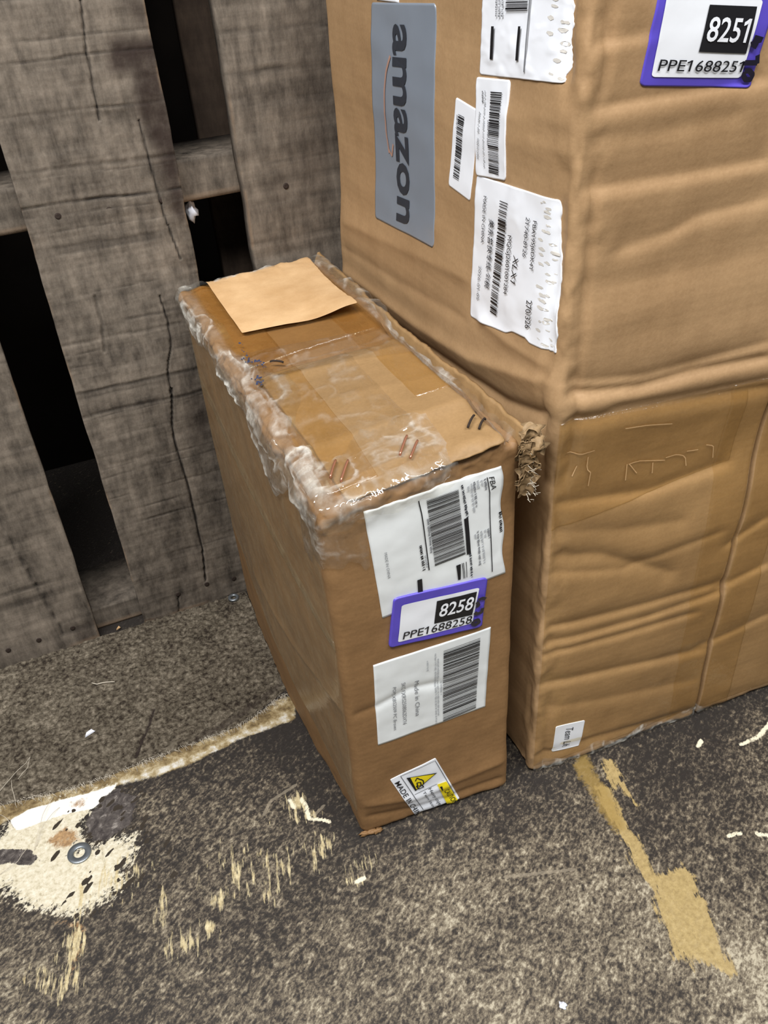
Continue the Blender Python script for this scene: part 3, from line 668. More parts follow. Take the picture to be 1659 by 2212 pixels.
def greek(B, face, p0, p1, h, m, parent, seed, off=.0009, name='fine_print'):
    """illegible small print: short strokes along a line"""
    rng = random.Random(seed); p0 = np.array(p0); p1 = np.array(p1); d = p1 - p0; ln = np.linalg.norm(d); d = d / ln; nn = np.array([-d[1], d[0]])
    parts = []; x = 0
    while x < ln - h * .3:
        w = h * rng.choice([.25, .35, .5, .6]); a = p0 + d * x; y0 = rng.uniform(0, .25) * h; y1 = rng.uniform(.7, 1) * h
        q = np.array([a + nn * y0, a + d * w + nn * y0, a + d * w + nn * y1, a + nn * y1])
        parts.append((B.F(face, q, off), [(0, 1, 2, 3)])); x += w + h * rng.choice([.15, .2, .2, .6])
    v, f = joinm(parts); return mesh_obj(name, v, f, m, parent, False)
def quadpatch(B, face, c, m, parent, off=.0009, name='printed_block', n=(8, 8), rad=0):
    nu, nv = n
    uv = np.column_stack([a.ravel() for a in np.meshgrid(np.linspace(0, 1, nu), np.linspace(0, 1, nv), indexing='ij')])
    if rad:
        a = np.unique(np.r_[np.linspace(0, rad, 4), np.linspace(rad, 1 - rad, nu), np.linspace(1 - rad, 1, 4)]); nu = nv = len(a)
        uv = np.column_stack([q.ravel() for q in np.meshgrid(a, a, indexing='ij')]); uv = round_uv(uv, rad, rad)
    return mesh_obj(name, B.F(face, quad_map(c, uv), off), grid_faces(nu, nv), m, parent, True)
def poly(B, face, pts, m, parent, off, name):
    return mesh_obj(name, B.F(face, np.array(pts), off), [tuple(range(len(pts)))], m, parent, False)

# ================================================================== floor
G = DATA['ground']
def inside(poly_, x, y):
    P = np.asarray(poly_); r = np.zeros(len(x), bool)
    for i in range(len(P)):
        (x1, y1), (x2, y2) = P[i], P[(i + 1) % len(P)]
        if y1 == y2: continue
        c = (y1 > y) != (y2 > y)
        r ^= c & (x < (x2 - x1) * (y - y1) / (y2 - y1) + x1)
    return r
def segdist(P, x, y, closed):
    P = np.asarray(P); d = np.full(len(x), 1e9); n = len(P)
    for i in range(n if closed else n - 1):
        a = P[i]; b = P[(i + 1) % n]; e = b - a; L2 = max(e @ e, 1e-12)
        u = np.clip(((x - a[0]) * e[0] + (y - a[1]) * e[1]) / L2, 0, 1)
        d = np.minimum(d, np.hypot(x - a[0] - u * e[0], y - a[1] - u * e[1]))
    return d
def poly_mask(P, x, y, w, wob=None):
    P = np.asarray(P); m = np.zeros(len(x)); b = 3 * w + .01
    k = (x > P[:, 0].min() - b) & (x < P[:, 0].max() + b) & (y > P[:, 1].min() - b) & (y < P[:, 1].max() + b)
    if not k.any(): return m
    xx, yy = x[k], y[k]
    if wob is not None: xx = xx + wob[k] ; yy = yy + wob[k] * .7
    d = segdist(P, xx, yy, True); s = np.where(inside(P, xx, yy), d, -d)
    m[k] = smooth(-w, w, s); return m
def line_mask(P, x, y, w):
    P = np.asarray(P); m = np.zeros(len(x)); b = 3 * w
    k = (x > P[:, 0].min() - b) & (x < P[:, 0].max() + b) & (y > P[:, 1].min() - b) & (y < P[:, 1].max() + b)
    if k.any(): m[k] = 1 - smooth(w * .4, w * 1.6, segdist(P, x[k], y[k], False))
    return m
fx = np.r_[-4, -2, -1, -.6, np.arange(-.42, .52, .002), .6, 1, 2, 4]
fy = np.r_[-4, -2, -1, -.6, np.arange(-.34, .30, .002), .4, .55, .74, .90]
X, Y = np.meshgrid(fx, fy, indexing='ij'); X = X.ravel(); Y = Y.ravel(); XY = np.column_stack([X, Y])
wob = .004 * fbm(XY, 60, 3, 3)
A = {}
A['band'] = poly_mask(G['band'], X, Y, .006, wob)
A['tan'] = .72 * poly_mask(G['tan'], X, Y, .012, wob * 1.5)
A['ochre'] = poly_mask(G['ochre'][0], X, Y, .012, wob)
A['cream'] = .80 * poly_mask(G['cream'], X, Y, .024, wob * 1.8)
A['dark'] = np.maximum(poly_mask(G['dark'][0], X, Y, .004, wob * .8), poly_mask(G['dark'][1], X, Y, .007, wob))
A['rust'] = np.maximum.reduce([poly_mask(q, X, Y, .006, wob) * s for q, s in zip(G['rust'], (.78, .7, .5))])
A['chips'] = np.maximum.reduce([line_mask(q, X + wob * .4, Y + wob * .4,   .0026) * .68 for q in G['chips']])
A['white'] = poly_mask(G['white'], X, Y, .003, wob * .5)
A['bandrim'] = line_mask(G['band_low'], X, Y, .0045)
st_ = np.zeros(len(X))
for cx, cy, rx, ry, am in G['streaks']:
    st_ = np.maximum(st_, am * np.exp(-((((X - cx) * .966 + (Y - cy) * -.26) / rx) ** 2 + (((X - cx) * .26 + (Y - cy) * .966) / ry) ** 2)))
A['streak'] = st_
A['lines'] = np.maximum.reduce([line_mask(q, X, Y, .0015) for q in G['scratchlines']])
rngh = random.Random(8); holes = np.zeros(len(X))
for i in range(70):
    cx = -.262 + rngh.random() * .10; cy = .035 + rngh.random() * .12; an = .5 + rngh.random() * .3; r1 = rngh.uniform(.001, .0026); r2 = r1 * rngh.choice([1, 1, 1.6, 3])
    k = (abs(X - cx) < .012) & (abs(Y - cy) < .012)
    dx = X[k] - cx; dy = Y[k] - cy; uu = dx * math.cos(an) + dy * math.sin(an); vv = -dx * math.sin(an) + dy * math.cos(an)
    holes[k] = np.maximum(holes[k], 1 - smooth(.7, 1.3, np.hypot(uu / r2, vv / r1)))
A['holes'] = holes
nb = np.maximum(np.exp(-(segdist([(-.01, .26), (.0, .0), (.17, -.01), (.5, -.02)], X, Y, False) / .05) ** 2), 0)  # contact shade along the feet of both cartons, painted into the floor colour
A['worn'] = np.clip(.60 - 1.1 * Y - .10 * nb - .35 * smooth(.22, .42, X) + .30 * fbm(XY, 8, 3, 14) - .12 * smooth(.10, .16, Y), 0, 1)
fl = mesh_obj('floor', np.column_stack([X, Y, X * 0]), grid_faces(len(fx), len(fy)), M['floor'], None, True, A)
fl['kind'] = 'structure'
# wall behind the pallet
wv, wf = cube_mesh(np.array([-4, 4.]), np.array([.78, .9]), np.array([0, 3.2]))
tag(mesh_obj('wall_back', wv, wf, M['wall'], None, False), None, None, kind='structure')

# ================================================================== carpet strip
ce = np.array(G['carpet_edge']); ce = ce[np.argsort(ce[:, 0])]
cx_ = np.r_[-1.2, -.8, -.5, np.arange(-.40, .012, .0014)]
yb = np.interp(cx_, np.r_[-1.2, ce[:, 0], .17], np.r_[ce[0, 1] - .05, ce[:, 1], ce[-1, 1] + .004])
yb = yb + .0016 * fbm(np.column_stack([cx_, cx_ * 0]), 90, 3, 4)
nv_ = 230
vv_ = np.linspace(0, 1, nv_)
ytop = CAM['PY'] - .0020
U, V = np.meshgrid(np.arange(len(cx_)), vv_, indexing='ij')
cX = cx_[U.ravel()]; cY = (yb[U.ravel()] * (1 - V.ravel()) + ytop * V.ravel())
cy_ = np.linspace(.15, .43, 60)
edge_pts = small_box().P(np.column_stack([cy_ * 0, np.clip((cy_ - .006) / .362 * .385, .004, .381), cy_ * 0 + .004]))
xr_ = np.interp(cY, edge_pts[:, 1], edge_pts[:, 0]) - .0008
cX = np.where(cX > -.06, -.06 + (cX + .06) / (cx_[-1] + .06) * (xr_ + .06), cX)
cp = np.column_stack([cX, cY])
cwob = .0022 * fbm(cp, 70, 3, 77)
tear = line_mask(G['carpet_tear'], cX + cwob, cY + cwob, .0015); lip = line_mask(G['carpet_lip'], cX + cwob, cY - cwob, .0024) * (.6 + .4 * fbm(cp, 90, 2, 78))
under = smooth(.0, .008, cX + .002) * 0.0
cz = .0034 + .0019 * fbm(cp, 215, 2, 6) + .0007 * fbm(cp, 60, 2, 7) + .0035 * lip - .0022 * tear
fr = np.minimum(V.ravel() * (ytop - yb[U.ravel()]) / .003, 1)
cz = cz * (.15 + .85 * smooth(0, 1, fr))
cv = np.column_stack([cX, cY, cz])
edge = np.arange(len(cx_)) * nv_
cv = np.vstack([cv, np.column_stack([cX[edge], yb - .0003, cx_ * 0 + .0002])])
k = len(cx_); n0 = len(cX)
skirt = np.column_stack([edge[:-1], n0 + np.arange(k - 1), n0 + np.arange(1, k), edge[1:]])
cf = np.vstack([grid_faces(len(cx_), nv_), skirt])
att = {'tear': np.r_[np.clip(tear + .5 * line_mask(np.array(G['carpet_lip']) + [.002, -.004], cX, cY, .003), 0, 1), np.zeros(k)]}  # dark along the tear, fainter on a line just in front of the lip
carpet = mesh_obj('carpet', cv, cf, M['carpet'], None, True, att)
tag(carpet, 'worn grey-brown carpet strip with a torn, frayed edge along the foot of the pallet', 'carpet')
rng = np.random.RandomState(3); fz = []
for i in range(420):
    x0 = rng.uniform(-.33, 0.0); y0 = np.interp(x0, cx_, yb) + rng.uniform(-.001, .003); ln = rng.uniform(.003, .009); an = -1.57 + rng.normal(0, .7)
    p = np.array([[x0, y0, .0018], [x0 + .5 * ln * math.cos(an), y0 + .5 * ln * math.sin(an), .0022 + rng.uniform(0, .0015)], [x0 + ln * math.cos(an + .3), y0 + ln * math.sin(an + .3), .0006]])
    fz.append(tube(p, .00016, 3))
v, f = joinm(fz); tag(mesh_obj('frayed_fibres', v, f, M['thread'], carpet, True), None, None, kind='stuff')

# ================================================================== pallet
PL = DATA['pallet']
pH = np.array(CAM['h']); pU = np.array(CAM['up']); pN = np.array(CAM['N']); p0 = np.array([0, CAM['PY'], .0])
pal = empty('wooden_pallet', (0.0, CAM['PY'] + .05, .003), 'weathered grey wooden pallet standing upright on the carpet behind both cartons', 'pallet')
def pw(x, z, d): return p0 + np.outer(x, pH) + np.outer(z, pU) - np.outer(d, pN)
def board(name, x0, x1, z0, z1, d0, d1, m, seed, step=.0022, cracks=(), stains=(), fine=True, lean=0.0):
    xs = np.linspace(x0, x1, max(3, int((x1 - x0) / step) if fine else 6)); zs = np.linspace(z0, z1, int((z1 - z0) / step) if fine else 12); ys = np.array([d0, (d0 + d1) / 2, d1])
    V, F = cube_mesh(xs, ys, zs); x, d, z = V.T
    q = np.column_stack([z, np.full(len(z), seed * 3.1)])
    xe = np.where(np.abs(x - x0) < .012, 1 - (x - x0) / .012, 0) * (.0016 * fbm(q, 22, 4, seed)) + np.where(np.abs(x1 - x) < .012, 1 - (x1 - x) / .012, 0) * (.0016 * fbm(q + 9, 22, 4, seed + 5))
    ze = np.where(z < z0 + .01, .0015 * fbm(np.column_stack([x, x * 0]), 30, 3, seed + 2), 0)
    front = d < d0 + 1e-6
    p2 = np.column_stack([x, z])
    zz = z + .22 * (x - x0) * .12 + .004 * fbm(p2, 5, 2, seed + 3)
    r = .0009 * fbm(np.column_stack([x * .10, zz]), 75, 4, seed + 1) + .0006 * fbm(np.column_stack([x, z * .12]), 90, 3, seed + 8) + .0003 * fbm(p2, 220, 2, seed)
    brk = smooth(-.35, .35, fbm(np.column_stack([x * 1.0, z * .8]), 26, 3, seed + 31))
    zl = zz + .0012 * fbm(np.column_stack([x, z]), 40, 2, seed + 12)
    sawl = np.maximum(0, ridged(np.column_stack([x * .01, zl]), 24, 1, seed + 11) - .84) / .16 * (.3 + .7 * brk)
    sawf = np.maximum(0, ridged(np.column_stack([x * .015, zl]), 85, 1, seed + 15) - .62) / .38 * brk
    r = r - .0013 * sawl - .0006 * sawf
    ck = np.zeros(len(x))
    for c, w, dep in cracks:
        cpts = resample(c, 60); cpts = cpts + np.column_stack([.0007 * fbm(cpts, 110, 3, seed + 4), np.zeros(60)])
        b = .01; kk = front & (x > cpts[:, 0].min() - b) & (x < cpts[:, 0].max() + b) & (z > cpts[:, 1].min() - b) & (z < cpts[:, 1].max() + b)
        if kk.any(): ck[kk] = np.maximum(ck[kk], (1 - smooth(w * .35, w * 1.25, segdist(cpts, x[kk], z[kk], False))) * dep)
    r = r - .004 * ck
    st = np.zeros(len(x))
    for poly_, w, amt in stains: st = np.maximum(st, poly_mask(poly_, x, z, w, .004 * fbm(p2, 45, 3, seed)) * amt)
    raw = np.zeros(len(x))
    ed = np.minimum(x - x0, x1 - x)
    raw = .55 * (1 - smooth(.0003, .0020, ed)) * front * smooth(-.1, .4, fbm(q, 40, 4, seed + 7))
    raw = np.maximum(raw, .8 * front * (1 - smooth(.002, .008, z - z0)) * smooth(.0, .35, fbm(np.column_stack([x, x * 0]), 16, 2, seed + 1)))
    W = pw(x + xe, z + ze, d - np.where(front, r, 0))
    return mesh_obj(name, W, F, m, pal, True, {'stain': st, 'crack': np.clip(ck + .62 * sawl * front + .42 * sawf * front, 0, 1), 'rawedge': raw})
CR = PL['crack']
TOP = .93
sl1 = board('slat', -.322, -.1780, .0006, TOP, 0, .018, M['wood'], 3, .0026, [([(-.24, .30), (-.232, .16), (-.214, .02)], .0012, .6)], [([(-.20, .006), (-.18, .006), (-.178, .03), (-.20, .03)], .006, .4)])
sl2 = board('slat', -.1255, .0195, .0006, TOP, 0, .018, M['wood'], 7, .00125, [(CR[0], .0011, 1), (CR[1], .0009, .8), (CR[2], .0009, .75), (CR[3], .0010, .7), (CR[4], .0009, .8), (CR[5], .0016, .4)],
            [(PL['stain'], .008, .92), (PL['stain2'], .010, .6), (PL['stain3'][0], .02, .45)])
sl3 = board('slat', .0790, .2230, .0006, TOP, 0, .018, M['wood'], 12, .0026, [], [([(.12, .45), (.23, .45), (.23, .70), (.165, .70), (.15, .58)], .04, .35)])  # soft patch is the tall carton's shade, painted through the stain mask
for z0, z1 in ((.0015, .030), (.4625, .5010), (.89, .93)):
    board('stringer', -.36, .26, z0, z1, .0182, .108, M['wood'], int(z0 * 100) + 20, .006, fine=False)
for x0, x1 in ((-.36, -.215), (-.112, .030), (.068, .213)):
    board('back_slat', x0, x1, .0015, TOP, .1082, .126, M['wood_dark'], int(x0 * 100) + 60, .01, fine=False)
def nail(parent_slat, x, z):
    a = np.linspace(0, 2 * math.pi, 11)[:-1]; V = []; F = []
    for rr, dd in ((.0030, .0003), (.0027, -.0004), (.0014, -.0002)):
        V.append(pw(x + rr * np.cos(a), z + rr * np.sin(a), np.full(10, dd)))
    V = np.vstack(V)
    for i in range(2):
        for j in range(10): F.append((i * 10 + j, i * 10 + (j + 1) % 10, (i + 1) * 10 + (j + 1) % 10, (i + 1) * 10 + j))
    F.append(tuple(20 + j for j in range(10)))
    mesh_obj('nail', V, F, M['rust'], parent_slat, True)
for n_ in PL['nails']:
    x, z = n_[0]
    nail(sl1 if x < -.15 else (sl2 if x < .05 else sl3), x, z)

# ================================================================== big carton
BB = big_box(); SB = small_box()
for fc, l in DATA['creases']['b'].items(): BB.creases[fc] = l
for fc, l in DATA['creases']['s'].items(): SB.creases[fc] = l
big = empty('cardboard_carton', (.36, .19, .001), 'tall brown cardboard carton with a silver label, standing at the right against the pallet', 'box')
xs = np.unique(np.r_[np.linspace(0, .007, 5), np.arange(.009, .18, .0022), np.arange(.18, .198, .0006), np.arange(.20, .365, .003), np.linspace(.369, .376, 4)])
ys = np.unique(np.r_[np.linspace(0, .007, 5), np.arange(.0095, .376, .0028), np.linspace(.378, .385, 4)])
zs = np.unique(np.r_[np.linspace(0, .007, 4), np.arange(.0095, .69, .0022), np.linspace(.693, .70, 4)])
V, F = cube_mesh(xs, ys, zs)
W_ = BB.P(V); W_[:, 2] = np.maximum(W_[:, 2], .0004)
mesh_obj('carton_body', W_, F, M['card_big'], big)

o = sheet('silver_label', BB, 'left', L['silver'], M['silver'], big, .0005, (60, 24), .03)
text(BB, 'left', 'amazon', L['amazon'], M['ink_slate'], o, .0010, .022, True)
ribbons(BB, 'left', [resample(L['smile'], 24)], .0024, M['orange'], o, .0010, 'smile_arrow')
ribbons(BB, 'left', [L['smile_head']], .0022, M['orange'], o, .0010, 'arrow_head')
wr = lambda k, a: (lambda w: a * np.maximum(0, fbm(w, k, 3, 5)))
def torn_side(w):      # ragged edge on the text-frame's top side
    w = w.copy(); k = smooth(.85, 1, w[:, 1]); w[:, 1] += k * .025 * fbm(np.column_stack([w[:, 0], w[:, 0] * 0]), 14, 3, 3); return w
o = sheet('shipping_label', BB, 'left', L['shipA'], M['label'], big, .0005, (50, 50), .03, torn_side, lift=wr(7, .0009)); o['label'] = 'white shipping label at the top, wrinkled along its right side'
bars(BB, 'left', L['shipA_bars'], M['ink'], o, 4, 14, .0016)
for i, g in enumerate(('shipA_g1', 'shipA_g2')): quadpatch(BB, 'left', L[g], M['ink'], o, .0017, 'guard_bar', (10, 3))
ribbons(BB, 'left', [L['shipA_line']], .0012, M['ink_grey'], o, .0017)
for i, (a, b) in enumerate((((.3122, .604), (.318, .626)),)): pass
for i in range(3): greek(BB, 'left', (.296 + i * .0035, .655), (.2955 + i * .0035, .640), .0018, M['ink_grey'], o, 40 + i, .0016)
def smudges(c, parent, seed, n=34, lo=.82, lift=(7, .0009)):
    rng = random.Random(seed); parts = []
    for i in range(n):
        u = (i % (n // 2) + .5 + rng.uniform(-.3, .3)) / (n // 2); v = rng.uniform(lo, .965); r = rng.uniform(.0008, .0021)
        cc = quad_map(c, np.array([[min(max(u, .03), .97), v]]))[0]
        a = np.linspace(0, 2 * math.pi, 9)[:-1]
        pts = np.column_stack([cc[0] + r * 1.8 * np.cos(a), cc[1] + r * .6 * np.sin(a)]) + np.array([[rng.uniform(-.0004, .0004) for _ in (0, 1)] for _ in range(8)])
        parts.append((BB.F('left', pts, .0007 + wr(*lift)(np.array([[u, v]]))[0]), [tuple(range(8))]))
    v, f = joinm(parts); mesh_obj('dirt_smudges', v, f, M['smudge'], parent, False)['kind'] = 'stuff'
smudges(L['shipA'], o, 3, 16)
o = sheet('barcode_strip', BB, 'left', L['stripB'], M['label'], big, .0009, (40, 16), .05, lift=wr(6, .0006)); o['label'] = 'narrow white barcode strip below the top shipping label'
bars(BB, 'left', L['stripB_bars'], M['ink'], o, 11, 44, .0017)
text(BB, 'left', 'MADE IN CHINA', [list(np.array(L['stripB_t1'][0]) * .45 + np.array(L['stripB_t1'][1]) * .55), L['stripB_t1'][1], list(np.array(L['stripB_t1'][0]) * .45 + np.array(L['stripB_t1'][1]) * .55 + np.array([.0026, 0]))], M['ink_grey'], o, .0017)
greek(BB, 'left', L['stripB_t1'][0], np.array(L['stripB_t1'][0]) * .55 + np.array(L['stripB_t1'][1]) * .45, .0022, M['ink_pale'], o, 5, .0017)
greek(BB, 'left', L['stripB_t2'][0], L['stripB_t2'][1], .0016, M['ink_grey'], o, 6, .0017)
greek(BB, 'left', L['stripB_t3'][0], L['stripB_t3'][1], .0022, M['ink_grey'], o, 7, .0017)
greek(BB, 'left', L['stripB_t4'][0], L['stripB_t4'][1], .0018, M['ink_pale'], o, 8, .0017)
o = sheet('barcode_tag', BB, 'left', L['tagC'], M['label'], big, .0005, (30, 14), .05); o['label'] = 'small slanted white barcode tag'
bars(BB, 'left', L['tagC_bars'], M['ink'], o, 21, 36, .0010)
greek(BB, 'left', L['tagC_t'][0], L['tagC_t'][1], .0014, M['ink_grey'], o, 9, .0010)
def torn_low(w):
    w = torn_side(w); k = smooth(.88, 1, w[:, 0]) * smooth(.45, .55, w[:, 1]) * (1 - smooth(.68, .74, w[:, 1])); w[:, 0] -= k * .03
    return w
o = sheet('carton_label', BB, 'left', L['bigD'], M['label'], big, .0005, (60, 50), .03, torn_low, lift=wr(6, .0008)); o['label'] = 'large white carton label with a long barcode and dirty right edge'
of = .0016
bars(BB, 'left', L['bigD_bars'], M['ink'], o, 31, 44, of)
text(BB, 'left', 'MADE IN CHINA', L['bigD_t1'], M['ink_slate'], o, of)
text(BB, 'left', '2026-01-05', L['bigD_t2'], M['ink_grey'], o, of)
text(BB, 'left', '美东普快专线-包税', L['bigD_t3'], M['ink_slate'], o, of, .008)
text(BB, 'left', 'MQGJ2601001284', L['bigD_t4'], M['ink'], o, of)
text(BB, 'left', 'XLX1', L['bigD_t5'], M['ink'], o, of)
text(BB, 'left', '21740-8126', L['bigD_t6'], M['ink_slate'], o, of)
text(BB, 'left', 'FBA195J6DK4T', L['bigD_t7'], M['ink'], o, of)
text(BB, 'left', '270/326', L['bigD_t8'], M['ink'], o, of)
smudges(L['bigD'], o, 9, 40, lift=(6, .0008))
sheet('label_scrap', BB, 'left', L['scrap'], M['label'], big, .0006, (8, 5))
def purple(B, face, key, num, code, parent, off):
    o = sheet('purple_label', B, face, L[key], M['purple'], parent, off, (30, 30), .05)
    quadpatch(B, face, L[key + '_w'], M['white'], o, off + .0004, 'white_panel', (16, 16), .04)
    quadpatch(B, face, L[key + '_k'], M['ink'], o, off + .0008, 'black_panel', (10, 10))
    text(B, face, num, L[key + '_n'], M['white'], o, off + .0012, .012)
    c0, c1, c2 = [np.array(q) for q in L[key + '_c']]
    text(B, face, code, [c0, c1, c0 + (c2 - c0) * .86], M['ink'], o, off + .0010, .002)
    ribbons(B, face, L[key + '_m'], .0030, M['marker'], o, off + .0016, 'marker_scrawl')
    return o
o = purple(BB, 'front', 'purpB', '8251', 'PPE1688251', big, .0005)
o = sheet('small_white_label', BB, 'front', L['team'], M['label'], big, .0005, (12, 12), .05)
text(BB, 'front', 'Team Lift', L['team_t'], M['ink_slate'], o, .0010, .0)
# tape over the joint, and one band across the front
D_ = BB.d
sheet('packing_tape', BB, 'front', [[.004, .010], [.370, .010], [.370, .380], [.004, .398]], M['tape_big'], big, .0004, (110, 150))
sheet('packing_tape', BB, 'front', [[.155, .002], [.226, .002], [.226, .392], [.150, .392]], M['tape_big'], big, .0009, (30, 150))
sheet('packing_tape', BB, 'front', [[.003, .300], [.165, .318], [.165, .385], [.003, .398]], M['tape_big'], big, .0007, (70, 40))
for q in L['scratch']: ribbons(BB, 'front', [resample(q, 8)], .0007, M['kraft'], big, .0013, 'tape_scratch')
def film(name, B, parent, na, nb, path, amp, hz, seed, sc=70, base=.0012, m='film', sx=(1, 1, 1)):
    """crinkled clear film: path(a, b) -> local surface points of the box"""
    Aq, Bq = np.meshgrid(np.linspace(0, 1, na), np.linspace(0, 1, nb), indexing='ij'); a = Aq.ravel(); b = Bq.ravel()
    p = path(a, b)
    e = np.minimum(np.minimum(b, 1 - b) * 6, 1) * np.minimum(np.minimum(a, 1 - a) * 12, 1)
    ps = p * np.array(sx) + .006 * np.column_stack([noise(p, 40, seed + 1), noise(p, 40, seed + 2), noise(p, 40, seed + 5)])
    r = ridged(ps, sc, 3, seed)
    off = base + amp * e * (np.maximum(0, r) * .8 + .45 * (fbm(ps, sc * .5, 3, seed + 3) + .4))
    h = hz * (.16 + 1.0 * smooth(.30, .80, r)) * (.4 + .9 * np.clip(fbm(p, 40, 2, seed + 9) + .4, 0, 1)) * (.35 + .65 * e)  # film's own milkiness, plus white glints painted along the ridges
    return mesh_obj(name, B.P(p, np.maximum(off, .0006)), grid_faces(na, nb), M[m], parent, True, {'haze': h})
def front_wrap(W, D, H, s0, s1, up, down):      # over the front rim: from the lid (b=1) down the front (b=0)
    def f(a, b):
        s = s0 + (s1 - s0) * a; wob = .25 * np.sin(a * 17) * .5 + fbm(np.column_stack([a * 9, a * 0]), 1, 3, 8) * .35
        q = -down * (1 + wob) + (up * (1 + wob * .6) + down * (1 + wob)) * b
        return np.column_stack([s, np.where(q > 0, q, 0), np.where(q > 0, H, H + q)])
    return f
def left_wrap(W, D, H, t0, t1, up, down):
    def f(a, b):
        y = t0 + (t1 - t0) * a; wob = fbm(np.column_stack([a * 8, a * 0]), 1, 3, 18) * .6
        q = -down * (1 + wob) + (up * (1 - wob * .5) + down * (1 + wob)) * b
        return np.column_stack([np.where(q > 0, q * (1 + 1.3 * np.exp(-((y - .145) / .045) ** 2)), 0), y, np.where(q > 0, H, H + q * (1 + 1.0 * np.exp(-((y - .11) / .05) ** 2)))])
    return f
film('bottom_film', BB, big, 160, 14, lambda a, b: np.column_stack([.004 + a * .20, a * 0, .001 + .011 * b * (1 + .4 * np.sin(a * 23))]), .0018, .9, 41, 90)

# ================================================================== small carton
small = empty('cardboard_carton', (.075, .19, .001), 'low brown cardboard carton with a crushed taped lid, standing in front of the taller carton', 'box')
W, D, H = SB.d
xs = np.unique(np.r_[np.linspace(0, .007, 6), np.arange(.0085, .138, .0015), np.linspace(.139, W, 6)])
ys = np.unique(np.r_[np.linspace(0, .007, 6), np.arange(.0085, .377, .0020), np.linspace(.378, D, 6)])
zs = np.unique(np.r_[np.linspace(0, .007, 5), np.arange(.0085, .35, .0022), np.arange(.35, .375, .0013), np.linspace(.3755, H, 6)])
V, F = cube_mesh(xs, ys, zs)
W_ = SB.P(V); W_[:, 2] = np.maximum(W_[:, 2], .0003)
mesh_obj('carton_body', W_, F, M['card_small'], small)
# front lid flap lying on top
def flap_jag(w):
    w = w.copy(); k = smooth(.12, 0, w[:, 1]); w[:, 1] += k * .012 * fbm(np.column_stack([w[:, 0], w[:, 0] * 0]), 9, 3, 2); return w
sheet('lid_flap', SB, 'top', [[.020, .002], [.1335, -.002], [.1335, .172], [.016, .180]], M['card_lid'], small, .0030, (70, 80), .02, flap_jag, lift=lambda w: .0042 * smooth(.45, .8, w[:, 0]) * smooth(.16, 0, w[:, 1]), thick=.0032)
# tapes
def strip_tape(s0, s1, t0, t1, off): return sheet('packing_tape', SB, 'top', [[s0, t0], [s1, t0], [s1, t1], [s0, t1]], M['tape'], small, off, (24, 120))
strip_tape(.010, .046, .012, .375, .0038)
strip_tape(.104, .132, .075, .375, .0038)
strip_tape(.012, .130, .20, .374, .0036)
sheet('packing_tape', SB, 'left', [[.010, .120], [.378, .030], [.376, .250], [.010, .300]], M['tape_clear'], small, .0006, (110, 60))
sheet('packing_tape', SB, 'left', [[.010, .285], [.376, .240], [.374, .372], [.010, .372]], M['tape_clear'], small, .0009, (110, 40))
# kraft paper slip
pc = np.clip(np.array(L['paper']), [.0, .0], [.136, .383])
def paper_lift(w): return .0065 * smooth(.55, 1, w[:, 0]) * smooth(.55, 0, w[:, 1]) + .0012 * fbm(w, 3, 2, 4) + .001
sheet('kraft_paper_slip', SB, 'top', pc, M['kraft'], small, .0042, (60, 60), .01, lift=paper_lift, thick=.0004)['label'] = 'lighter kraft paper slip lying on the lid'
# labels on the front
o = sheet('shipping_label', SB, 'front', L['fba'], M['label_dull'], small, .0005, (50, 50), 0, lambda w: w + np.column_stack([w[:, 0] * 0, smooth(.9, 1, w[:, 1]) * .012 * np.sin(w[:, 0] * 14)]), lift=wr(6, .0004))
of = .0012
bars(SB, 'front', L['fba_bars'], M['ink'], o, 51, 66, of)
for kk, wd in (('fba_l1', .0007), ('fba_l2', .0008), ('fba_l3', .0032)): ribbons(SB, 'front', [L[kk]], wd, M['ink'], o, of)
for i, kk in enumerate(('fba_l4', 'fba_l5')): greek(SB, 'front', L[kk][0], L[kk][-1], .0022, M['ink_slate'], o, 60 + i, of)
text(SB, 'front', 'FBA', L['fba_t1'], M['ink'], o, of)
text(SB, 'front', 'MADE IN CHINA', L['fba_t2'], M['ink_grey'], o, of)
greek(SB, 'front', L['fba_t3'][0], L['fba_t3'][1], .0022, M['ink_grey'], o, 70, of)
greek(SB, 'front', L['fba_b1'][0], L['fba_b1'][1], .0030, M['ink'], o, 71, of, 'bold_print')
greek(SB, 'front', L['fba_b2'][0], L['fba_b2'][1], .0026, M['ink'], o, 72, of, 'bold_print')
for i, (a, b) in enumerate(L['fba_r']): greek(SB, 'front', a, b, .0020, M['ink_pale'] if i % 3 else M['ink_grey'], o, 80 + i, of)
for g in ('fba_g1', 'fba_g2'): quadpatch(SB, 'front', L[g], M['ink'], o, of, 'guard_bar', (8, 3))
bars(SB, 'front', [L['fba_g3'][0], L['fba_g3'][3], L['fba_g3'][2], L['fba_g3'][1]], M['ink'], o, 55, 3, of, 'guard_bars')
purple(SB, 'front', 'purpS', '8258', 'PPE1688258', small, .0022)
o = sheet('product_label', SB, 'front', L['prod'], M['label_dull'], small, .0005, (50, 50), lift=wr(6, .0003))
bars(SB, 'front', L['prod_bars'], M['ink'], o, 90, 60, of)
text(SB, 'front', 'Made in China', L['prod_t1'], M['ink_grey'], o, of)
text(SB, 'front', 'SKC FXRS2508062DX16', L['prod_t2'], M['ink_grey'], o, of)
text(SB, 'front', 'POPJ XBS2509 PC Brown', L['prod_t3'], M['ink_grey'], o, of)
for i, (a, b) in enumerate(L['prod_r']): greek(SB, 'front', a, b, .0016, M['ink_pale'], o, 95 + i, of)
o = sheet('caution_label', SB, 'front', L['caut'], M['label'], small, .0005, (30, 24), .02)
text(SB, 'front', 'MADE IN CHIN', L['caut_t1'], M['ink'], o, of, .004)
